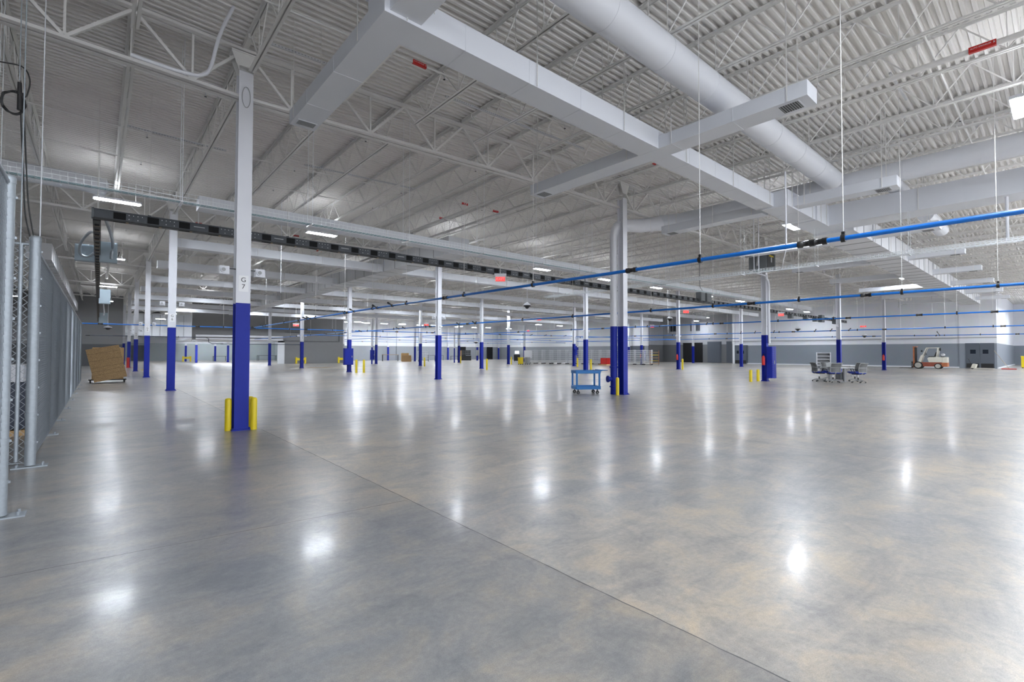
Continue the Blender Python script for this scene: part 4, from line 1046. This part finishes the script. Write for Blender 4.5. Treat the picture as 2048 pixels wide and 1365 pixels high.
def laptop(x, y, a, lab):
    e = empty('laptop', (x, y, .745), lab, 'laptop', 'laptops on the work table', a)
    b = MB(); b.box((-.17, -.12, 0), (.17, .12, .018), DARKM); b.build('keyboard_base', e, bevel=.004)
    b = MB(); b.box((-.17, -.004, 0), (.17, .004, .23), GREYPL); s = b.build('screen', e, bevel=.003); s.location = (0, .12, .018); s.rotation_euler.x = math.radians(-20)
laptop(27.1, -2.25, -.9, 'open laptop at the left of the work table'); laptop(27.75, -2.35, -2.2, 'open laptop at the right of the work table')
b = MB()
for k in range(9): b.box((-.1+.01*k, -.12, .002*k), (.12, .1, .002*k+.002), mat('paper', (.7, .74, .70), .7), rot=k*.2)
tag(b.build('paper_pile', loc=(27.1, -2.8, .742)), 'pile of papers in the middle of the work table', 'papers')
e = empty('folding_table', (32.6, -.95, 0), 'white folding table behind the office chairs', 'table', rz=math.radians(-35))
b = MB(); b.box((-.9, -.38, .71), (.9, .38, .74), WHITE); b.build('tabletop', e, bevel=.01)
for sx in (-.8, .8):
    for sy in (-.32, .32): b = MB(); b.tube([(sx*.9, sy, .71), (sx, sy, 0)], .016, GREYPL, 8); b.build('leg', e)
# white shelf on the wall side
e = empty('shelf_unit', (44.5, 3.1, 0), 'white five-shelf rack behind the office chairs', 'shelf', rz=math.radians(-70))
for s in (-1, 1):
    b = MB(); b.box((s*.48-.03, -.22, 0), (s*.48+.03, .22, 1.55), WHITE); b.build('side_frame', e)
for k in range(6): b = MB(); b.box((-.45, -.22, .12+k*.27), (.45, .22, .17+k*.27), WHITE); b.build('shelf', e)
b = MB(); b.box((-.45, .2, .1), (.45, .22, 1.5), GREYPL); b.build('back_panel', e)

# ================================================================= FORKLIFT
e = empty('forklift', (58.3, -1.75, 0), 'old cream and faded red forklift parked before the right wall', 'forklift', rz=math.radians(-90))
# local x: forward(-x = mast side)
fk = MB(); fk.box((-.75, -.5, .22), (1.15, .5, .62), FKRED); fk.build('chassis', e, bevel=.03)
fk = MB(); fk.prism([(.05, .62), (1.2, .62), (1.2, 1.12), (.10, 1.12), (-.05, 1.0)], -.48, .48, FKCRM); fk.build('engine_cover', e, bevel=.03)
fk = MB(); fk.prism([(.85, .3), (1.38, .25), (1.38, 1.12), (1.0, 1.12), (1.0, .65)], -.5, .5, FKCRM); fk.box((.95, -.51, .22), (1.39, .51, .62), FKORG); fk.build('counterweight', e, bevel=.04)
fk = MB(); fk.prism([(-.75, .62), (-.52, .62), (-.35, 1.3), (-.52, 1.3)], -.45, .45, FKCRM); fk.build('cowl', e, bevel=.02)
fk = MB()
for s in (-1, 1):
    fk.bar((-.62, s*.42, .7), (-.1, s*.42, 2.0), .07, .07, FKCRM); fk.bar((.62, s*.42, 1.1), (.72, s*.42, 2.0), .15, .07, FKCRM); fk.bar((-.1, s*.42, 2.0), (.72, s*.42, 2.0), .06, .06, FKCRM)
for k in range(7): x = -.1+k*.82/6; fk.bar((x, -.42, 2.0), (x, .42, 2.0), .04, .04, FKCRM)
fk.build('overhead_guard', e)
fk = MB(); fk.box((.0, -.25, 1.12), (.45, .25, 1.2), BLACK); fk.prism([(.40, 1.18), (.52, 1.18), (.62, 1.6), (.54, 1.6)], -.22, .22, BLACK); fk.build('seat', e, bevel=.03)
fk = MB(); fk.tube([(-.35, 0, 1.25), (-.2, 0, 1.42)], .02, BLACK, 8)
fk.tube([(-.2+.02*math.cos(k*math.pi/6)*0+(-.10)*math.sin(k*math.pi/6)*.6, .17*math.cos(k*math.pi/6), 1.43+.10*math.sin(k*math.pi/6)) for k in range(13)], .014, BLACK, 6); fk.build('steering_wheel', e)
fk = MB()
for s in (-.3, .3):
    fk.box((-1.12, s-.05, .1), (-1.0, s+.05, 2.12), FKORG); fk.box((-1.0, s-.035, .12), (-.92, s+.035, 2.05), DARKM)
fk.box((-1.14, -.4, 2.08), (-.85, .4, 2.14), FKORG); fk.box((-1.1, -.36, 1.05), (-1.0, .36, 1.12), FKORG); fk.tube([(-.98, 0, .2), (-.98, 0, 1.9)], .035, DARKM, 10); fk.build('mast', e)
fk = MB(); fk.box((-1.22, -.45, .12), (-1.15, .45, .22), BLACK); fk.box((-1.22, -.45, .55), (-1.15, .45, .64), BLACK)
for s in (-.28, .28): fk.box((-1.26, s-.05, .05), (-1.22, s+.05, .7), BLACK); fk.box((-2.2, s-.05, .04), (-1.22, s+.05, .07), BLACK)
fk.build('forks', e)
for (x, r, nm) in ((-.72, .34, 'front_wheel'), (.72, .27, 'rear_wheel')):
    for s in (-1, 1):
        q = empty(nm, (x, s*.47, r), None, None); q.parent = e
        w_ = MB(); w_.tube([(0, -.09, 0), (0, -.08, 0), (0, .08, 0), (0, .09, 0)], [r*.9, r, r, r*.9], RUBBER, 28); w_.build('tyre', q)
        w_ = MB(); w_.tube([(0, s*.06, 0), (0, s*.105, 0)], r*.72, RIM, 24); w_.tube([(0, s*.1, 0), (0, s*.13, 0)], r*.2, GREYPL, 12); w_.build('rim', q)
fk = MB(); fk.tube([(1.02, -.30, 1.32), (1.02, -.26, 1.32), (1.02, .26, 1.32), (1.02, .30, 1.32)], [.10, .15, .15, .10], SILV, 18); fk.box((.9, -.25, 1.12), (1.14, .25, 1.18), DARKM); fk.build('gas_bottle', e)
fk = MB(); fk.box((.80, -.35, 1.72), (.92, -.15, 1.98), DARKM); fk.box((-.5, -.5, 1.6), (-.38, -.42, 1.78), DARKM); fk.build('lamps', e)
# pallet jack
e = empty('pallet_jack', (60.2, -5.0, 0), 'white pallet jack lying before the double doors', 'pallet jack', rz=math.radians(-100))
b = MB(); b.prism([(-.5, .1), (-.2, .08), (-.1, .45), (-.35, .5)], -.22, .22, FKCRM); b.build('pump_body', e)
for s in (-.2, .2): b = MB(); b.box((-.25, s-.07, .06), (1.05, s+.07, .11), FKCRM); b.build('fork', e)
b = MB(); b.tube([(-.45, 0, .3), (-.7, 0, 1.0)], .02, BLACK, 8); b.tube([(-.7, -.15, 1.0), (-.7, .15, 1.0)], .02, BLACK, 8); b.build('tiller', e)
b = MB(); b.tube([(-.42, -.06, .09), (-.42, .06, .09)], .09, RUBBER, 14); b.build('steer_wheel', e)
# dust mop
e = empty('dust_mop', (62.0, -6.9, 0), 'red dust mop with a long handle leaning at the right corner', 'mop')
b = MB(); b.box((-.35, -.5, .01), (.1, .5, .08), RED); b.build('mop_head', e, bevel=.02)
b = MB(); b.tube([(-.1, 0, .07), (.55, 1.0, 1.75)], .015, mat('wood_handle', (.45, .35, .2), .6), 8); b.build('handle', e)
# yellow bin + grey bin at the right edge
def bin_(x, y, m, lab, s=1, lid=True):
    e = empty('waste_bin', (x, y, 0), lab, 'bin', 'wheeled waste bins')
    b = MB(); b.prism([(-.24*s, .08), (.24*s, .08), (.30*s, 1.0*s), (-.30*s, 1.0*s)], -.28*s, .28*s, m); b.build('tub', e, bevel=.02)
    b = MB(); b.box((-.33*s, -.31*s, 1.0*s), (.33*s, .31*s, 1.06*s), m); b.build('rim', e, bevel=.01)
    b = MB()
    for sx in (-.2*s, .2*s): b.tube([(sx-.03, .2*s, .06), (sx+.03, .2*s, .06)], .06, RUBBER, 12); b.tube([(sx-.03, -.2*s, .06), (sx+.03, -.2*s, .06)], .06, RUBBER, 12)
    b.build('wheels', e)
bin_(68.3, -7.75, YEL, 'yellow waste bin at the right edge of the picture', 1.15)
bin_(37.05, 33.3, YEL, 'yellow waste bin left of the grey one beside the cart row', .85)
bin_(38.1, 33.2, GREYPL, 'grey waste bin right of the yellow one beside the cart row', .85)

# ================================================================= DOORS AND WINDOWS ON THE FAR WALLS
def door_pair(name, P, d, w_, h, m, win=True, panes=2):
    # P corner on the wall plane, d unit vector along the wall, n normal toward the hall
    P = Vector(P); d = Vector(d).normalized(); n = Vector((d.y, -d.x, 0))
    e = bpy.data.objects.new(name, None); COL.objects.link(e); e['kind'] = 'structure'
    def bx(nm, a0, a1, z0, z1, o0, o1, mm, parent):
        b = MB(); q = [P+d*a0+n*o0, P+d*a1+n*o0, P+d*a1+n*o1, P+d*a0+n*o1]
        b.add([(v.x, v.y, z0) for v in q]+[(v.x, v.y, z1) for v in q], [(0,3,2,1),(4,5,6,7),(0,1,5,4),(1,2,6,5),(2,3,7,6),(3,0,4,7)], mm); return b.build(nm, parent)
    bx('door_frame', -.12, w_+.12, 0, h+.12, .0, .05, m, e)
    k = panes; lw = w_/k
    for i in range(k):
        lf = bx('door_leaf', i*lw+.02, (i+1)*lw-.02, .02, h, .05, .10, m, e)
        if win:
            a = i*lw+lw*(.35 if i == 0 else .2); bx('door_window', a, a+lw*.38, h*.58, h*.74, .10, .11, GLASSD, lf)
            bx('kick_plate', i*lw+.08, (i+1)*lw-.08, .06, .48, .10, .115, RUBBER, lf)
    return e
door_pair('door_1', (63.99, -3.75, 0), (0, -1, 0), 2.1, 2.5, DOORG)
door_pair('door_2', (63.99, 19.3, 0), (0, -1, 0), 1.6, 2.4, DOORG)
door_pair('door_3', (67.99, 25.1, 0), (0, -1, 0), 1.9, 3.05, DOORG, False, 1)
door_pair('door_4', (67.99, 22.2, 0), (0, -1, 0), 2.3, 3.05, DOORG, False, 1)
door_pair('door_5', (63.99, 36.2, 0), (0, -1, 0), 2.4, 2.45, DOORG, False, 1)
b = MB(); b.box((67.9, 26.0, 0), (67.99, 29.2, 3.05), DARKR); struct(b.build('door_6'))
door_pair('door_7', (17.4, 87.79, 0), (1, 0, 0), 1.3, 2.3, DOORG, True, 1)
door_pair('door_8', (2.0, 87.79, 0), (1, 0, 0), 2.0, 2.4, DOORG, False, 1)
door_pair('door_9', (53.2, 69.7, 0), (1, 0, 0), 1.3, 2.5, DARKR, False, 1)
door_pair('door_10', (60.2, 69.7, 0), (1, 0, 0), 1.3, 2.5, DARKR, False, 1)
for q, (y0, y1) in enumerate(((31.4, 29.9), (27.9, 27.5), (27.0, 26.4))):
    b = MB(); b.box((67.9, y1, 4.9), (67.98, y0, 6.0), GLASSD)
    n = 3
    for k in range(n+1): yy = y1+(y0-y1)*k/n; b.box((67.86, yy-.03, 4.85), (67.9, yy+.03, 6.05), WALLGD)
    struct(b.build(f'window_{q+1}'))

# ================================================================= CART ROW (wire shelving carts near the right-back wall)
def wirecart():
    e = empty('wire_shelf_cart', (0, 0, 0), 'x', 'shelf cart', 'wire shelf carts parked in a row')
    b = MB()
    for k in range(9): b.bar((-.45+k*.1125, .28, .2), (-.45+k*.1125, .28, 1.8), .018, .018, SILV)
    for sx in (-.45, .45):
        for sy in (-.3, .3): b.tube([(sx, sy, .12), (sx, sy, 1.85)], .02, SILV, 6)
    b.build('wire_frame', e)
    b = MB()
    for k in range(7):
        z = .2+k*.26
        for sy in (-.3, .3): b.bar((-.45, sy, z), (.45, sy, z), .02, .035, SILV)
        b.box((-.44, -.28, z-.006), (.44, .28, z+.004), GREYPL)
        for sx in (-.45, .45): b.bar((sx, -.3, z), (sx, .3, z), .02, .03, SILV)
    b.build('wire_shelving', e)
    b = MB()
    for sx in (-.45, .45):
        for sy in (-.3, .3): b.tube([(sx, sy-.02, .06), (sx, sy+.02, .06)], .06, BLACK, 10)
    b.build('caster_set', e)
    return e
wp = wirecart(); wk = kids(wp)
n = 30; P0 = Vector((41.6, 36.3, 0)); P1 = Vector((48.5, 22.9, 0))
for k in range(n):
    o = wp if k == 0 else copy_tree(wp, None, wk)
    row = k % 2; t = (k//2)/(n/2-1)
    p = P0+(P1-P0)*t+Vector((.78, .4, 0))*row*1.0
    o.location = p; o.rotation_euler.z = math.radians(-54); o['label'] = f"wire shelf cart in the {'front' if row == 0 else 'rear'} line of the parked row, {nth(k//2+1)} from the left"
e = empty('shelf_cart', (47.6, 21.4, 0), 'orange shelf cart with yellow trays at the right end of the cart row', 'shelf cart', rz=-1.0)
b = MB()
for sx in (-.5, .5):
    for sy in (-.3, .3): b.box((sx-.02, sy-.02, .1), (sx+.02, sy+.02, 1.75), FKORG)
b.build('frame', e)
for k in range(5):
    b = MB(); b.box((-.48, -.28, .2+k*.33), (.48, .28, .24+k*.33), YEL if k % 2 else WOODP); b.build('shelf', e)
b = MB()
for sx in (-.45, .45): b.tube([(sx-.02, 0, .05), (sx+.02, 0, .05)], .05, RUBBER, 10)
b.build('casters', e)
e = empty('red_pallet_stack', (43.8, 25.4, 0), 'red crates piled on wooden pallet by the cart row', 'pallet stack')
for k in range(4): b = MB(); b.box((-.6+.2*k, -.5, .12+.0*k), (-.45+.2*k, .5, .85), RED); b.build('crate', e)
b = MB(); b.box((-.9, -.6, 0), (.6, .6, .12), WOODP); b.build('pallet', e)
# ================================================================= FAR ODDS AND ENDS
def desk(x, y, w_, h, m, lab, a=-.6):
    e = empty('workbench', (x, y, 0), lab, 'workbench', 'workbenches near the back wall', a)
    b = MB(); b.box((-w_/2, -.35, h-.05), (w_/2, .35, h), m); b.build('benchtop', e)
    for sx in (-1, 1):
        for sy in (-.3, .3): b = MB(); b.box((sx*(w_/2-.05)-.03, sy-.03, 0), (sx*(w_/2-.05)+.03, sy+.03, h-.05), DARKM); b.build('leg', e)
    return e
desk(34.6, 63.0, 2.6, 1.1, WOODP, 'wooden workbench left of the far double column')
desk(44.6, 65.0, 2.8, .95, DARKM, 'dark steel workbench in the centre distance')
desk(48.6, 64.0, 2.4, .8, DARKM, 'dark bench with shelving near the back wall')
desk(13.0, 80.0, 2.0, .8, DARKM, 'bench inside the bright annex'); desk(19.5, 78, 3.0, .9, DARKM, 'long bench at the right side of the bright annex')
b = MB()
for k in range(3): b.box((-1.2, -.2, 1.0+k*.3), (1.2, .2, 1.26+k*.3), GREYM)
for k in range(3):
    for q in range(5): b.box((-1.15+q*.46, -.21, 1.03+k*.3), (-.75+q*.46, -.2, 1.22+k*.3), DARKM)
b.box((-1.25, -.3, 0), (1.25, .3, .9), DARKM)
tag(b.build('bin_rack', loc=(48.6, 61.6, 0), rz=-.65), 'dark parts bin rack standing before the back wall', 'bin rack')
for q, (x, y, w_, h, m, lab) in enumerate(((36.0, 60.5, 1.2, 1.35, WOODP, 'tall pale plywood crate left of the steel cage'), (46.3, 59.5, .35, 1.8, WOODP, 'narrow tan board standing by the second-row column'),
        (35.2, 58.5, 1.4, 1.0, CARDB, 'brown cardboard box beside the plywood crate'), (40.2, 57.3, .9, .9, BLACK, 'black box on the floor right of the steel cage'))):
    b = MB(); b.box((-w_/2, -w_/3, 0), (w_/2, w_/3, h), m)
    if w_ > .5: b.box((-w_/2-.01, -w_/3-.01, h*.45), (w_/2+.01, w_/3+.01, h*.5), m)
    tag(b.build('packing_crate', loc=(x, y, 0), rz=-.6), lab, 'crate')
e = empty('wire_cage_cart', (38.3, 58.6, 0), 'steel wire cage cart far behind, centre left', 'cage cart', rz=-.6)
b = MB()
for k in range(7): b.bar((-.9+.3*k, -.4, .2), (-.9+.3*k, -.4, 1.6), .04, .04, SILV)
for k in range(6): b.bar((-.9, -.4, .2+.28*k), (.9, -.4, .2+.28*k), .04, .04, SILV)
for sx in (-.9, .9): b.bar((sx, -.4, .2), (sx, .4, .2), .04, .04, SILV); b.bar((sx, .4, .2), (sx, .4, 1.6), .04, .04, SILV)
b.build('cage', e)
b = MB(); b.box((-.9, -.4, .12), (.9, .4, .2), GREYPL)
for sx in (-.8, .8): b.tube([(sx, -.35, .06), (sx, -.3, .06)], .06, BLACK, 10); b.tube([(sx, .3, .06), (sx, .35, .06)], .06, BLACK, 10)
b.build('deck', e)
e = empty('monitor_cart', (48.2, 46.6, 0), 'black monitor cart with a lit screen behind the bollards', 'cart', rz=-.75)
b = MB(); b.box((-.5, -.3, .15), (.5, .3, 1.15), BLACK); b.build('cabinet', e, bevel=.02)
b = MB(); b.box((-.35, -.05, 1.25), (.35, 0, 1.75), GREYPL); b.box((-.32, -.055, 1.28), (.32, -.051, 1.72), SCREEN); b.build('monitor', e)
b = MB()
for s in (-.4, .4): b.tube([(s-.03, 0, .07), (s+.03, 0, .07)], .07, RUBBER, 12)
b.build('casters', e)
e = empty('whiteboard', (39.2, 34.3, 0), 'white board on a wheeled stand left of the cart row', 'whiteboard', rz=-.8)
b = MB(); b.box((-.5, -.02, .75), (.5, .02, 1.75), WHITE); b.build('board', e, bevel=.01)
b = MB()
for s in (-.45, .45): b.bar((s, .04, .05), (s, .04, 1.75), .04, .04, SILV); b.bar((s, -.3, .05), (s, .35, .05), .04, .04, SILV)
b.build('stand', e)
# small things
b = MB(); b.tube([(0, 0, 0), (0, 0, 1.15)], .02, DARKM, 8); b.box((-.15, -.15, 0), (.15, .15, .02), DARKM)
tag(b.build('floor_stand', loc=(2.25, 34.8, 0)), 'thin dark stand between the third and fourth columns behind G7', 'stand')
def guard(x, y, lab, a=0, w_=.95):
    e = empty('safety_guard', (x, y, 0), lab, 'guard rail', 'yellow guard rails', a)
    b = MB(); b.box((-w_/2, -.08, .42), (w_/2, .08, .72), YEL); b.build('rail', e, bevel=.02)
    for s in (-1, 1): b = MB(); b.box((s*w_/2-.1, -.1, 0), (s*w_/2+.1, .1, .82), YEL); b.build('post', e, bevel=.02)
guard(8.15, 77.5, 'yellow guard around the far column in the bright annex'); guard(17.6, 53.9, 'yellow guard rail left on the grey back wall', w_=1.1); guard(23.0, 53.9, 'yellow guard rail right on the grey back wall', w_=1.0)
b = MB(); b.box((0, 0, 0), (2.4, .5, .02), CARDB); tag(b.build('cardboard_sheet', loc=(13.0, 36.2, 0), rz=.2), 'flat cardboard sheet on the floor beside a column', 'cardboard')
b = MB(); b.box((0, 0, 0), (.5, .35, .02), YEL); tag(b.build('floor_marker', loc=(.6, 39, 0)), 'yellow floor patch near the column row behind G7', 'floor marker')
# twin pipe stack beside the annex column line
for q, (x, y) in enumerate(((11.7, 59.7), (23.9, 46.6), (36.5, 46.9))):
    b = MB(); b.tube([(x, y, 0), (x, y, 2.1)], .09, BLUE, 12); b.tube([(x, y, 2.1), (x, y, 5.6)], .09, WHITE, 12)
    tag(b.build('riser_pipe'), f"round riser pipe beside a far column, {nth(q+1)} from the left", 'pipe', 'far riser pipes')
# annex columns and white tank
for (x, y) in ((7.95, 66.6), (8.1, 78.3)):
    e = empty('steel_column', (x, y, 0), f"slim blue column in the annex, {'nearer' if y < 70 else 'farther, behind a yellow guard'}", 'column', 'blue and white steel columns')
    o = bpy.data.objects.new('shaft', COLM); COL.objects.link(o); o.parent = e
b = MB(); b.box((.8, 80.5, 3.9), (9.5, 86, 7.2), WALLW)
for k in range(8): b.box((1.0+k, 80.44, 3.9), (1.04+k, 80.5, 7.2), GREYPL)
tag(b.build('ribbed_enclosure'), 'white ribbed enclosure hanging high in the annex', 'enclosure')

PL = MB(); PL.box((-.6, -.15, 0), (.6, .15, .04), WHITE); PL.box((-.57, -.12, -.004), (.57, .12, 0), LED); PLM = PL.mesh('panel')  # lamps added to brighten the dark space under the lowered ceiling
for q, (x, y) in enumerate(((8, 57.5), (11, 57.5), (14, 57.5), (8, 64), (11, 64), (14, 64))):
    o = bpy.data.objects.new('added_panel_lamp', PLM); COL.objects.link(o); o.location = (x, y, 2.905)
    tag(o, f"added panel lamp under the lowered annex ceiling, {nth(q % 3+1)} from the left in the {'front' if q < 3 else 'rear'} row", 'ceiling lamp', 'added annex panel lamps')
for q, (z, r) in enumerate(((3.35, .14), (3.02, .10))):
    b = MB(); b.tube([(6.3, 54.55, z), (15.6, 54.55, z)], r, WHITE, 14)
    for x in (7, 10, 13, 15.2): b.box((x-.02, 54.55, z-.02), (x+.02, 54.92, z+.02), WHITE)
    tag(b.build('wall_pipe'), f"{'upper' if q == 0 else 'lower'} white pipe running over the annex opening", 'pipe')
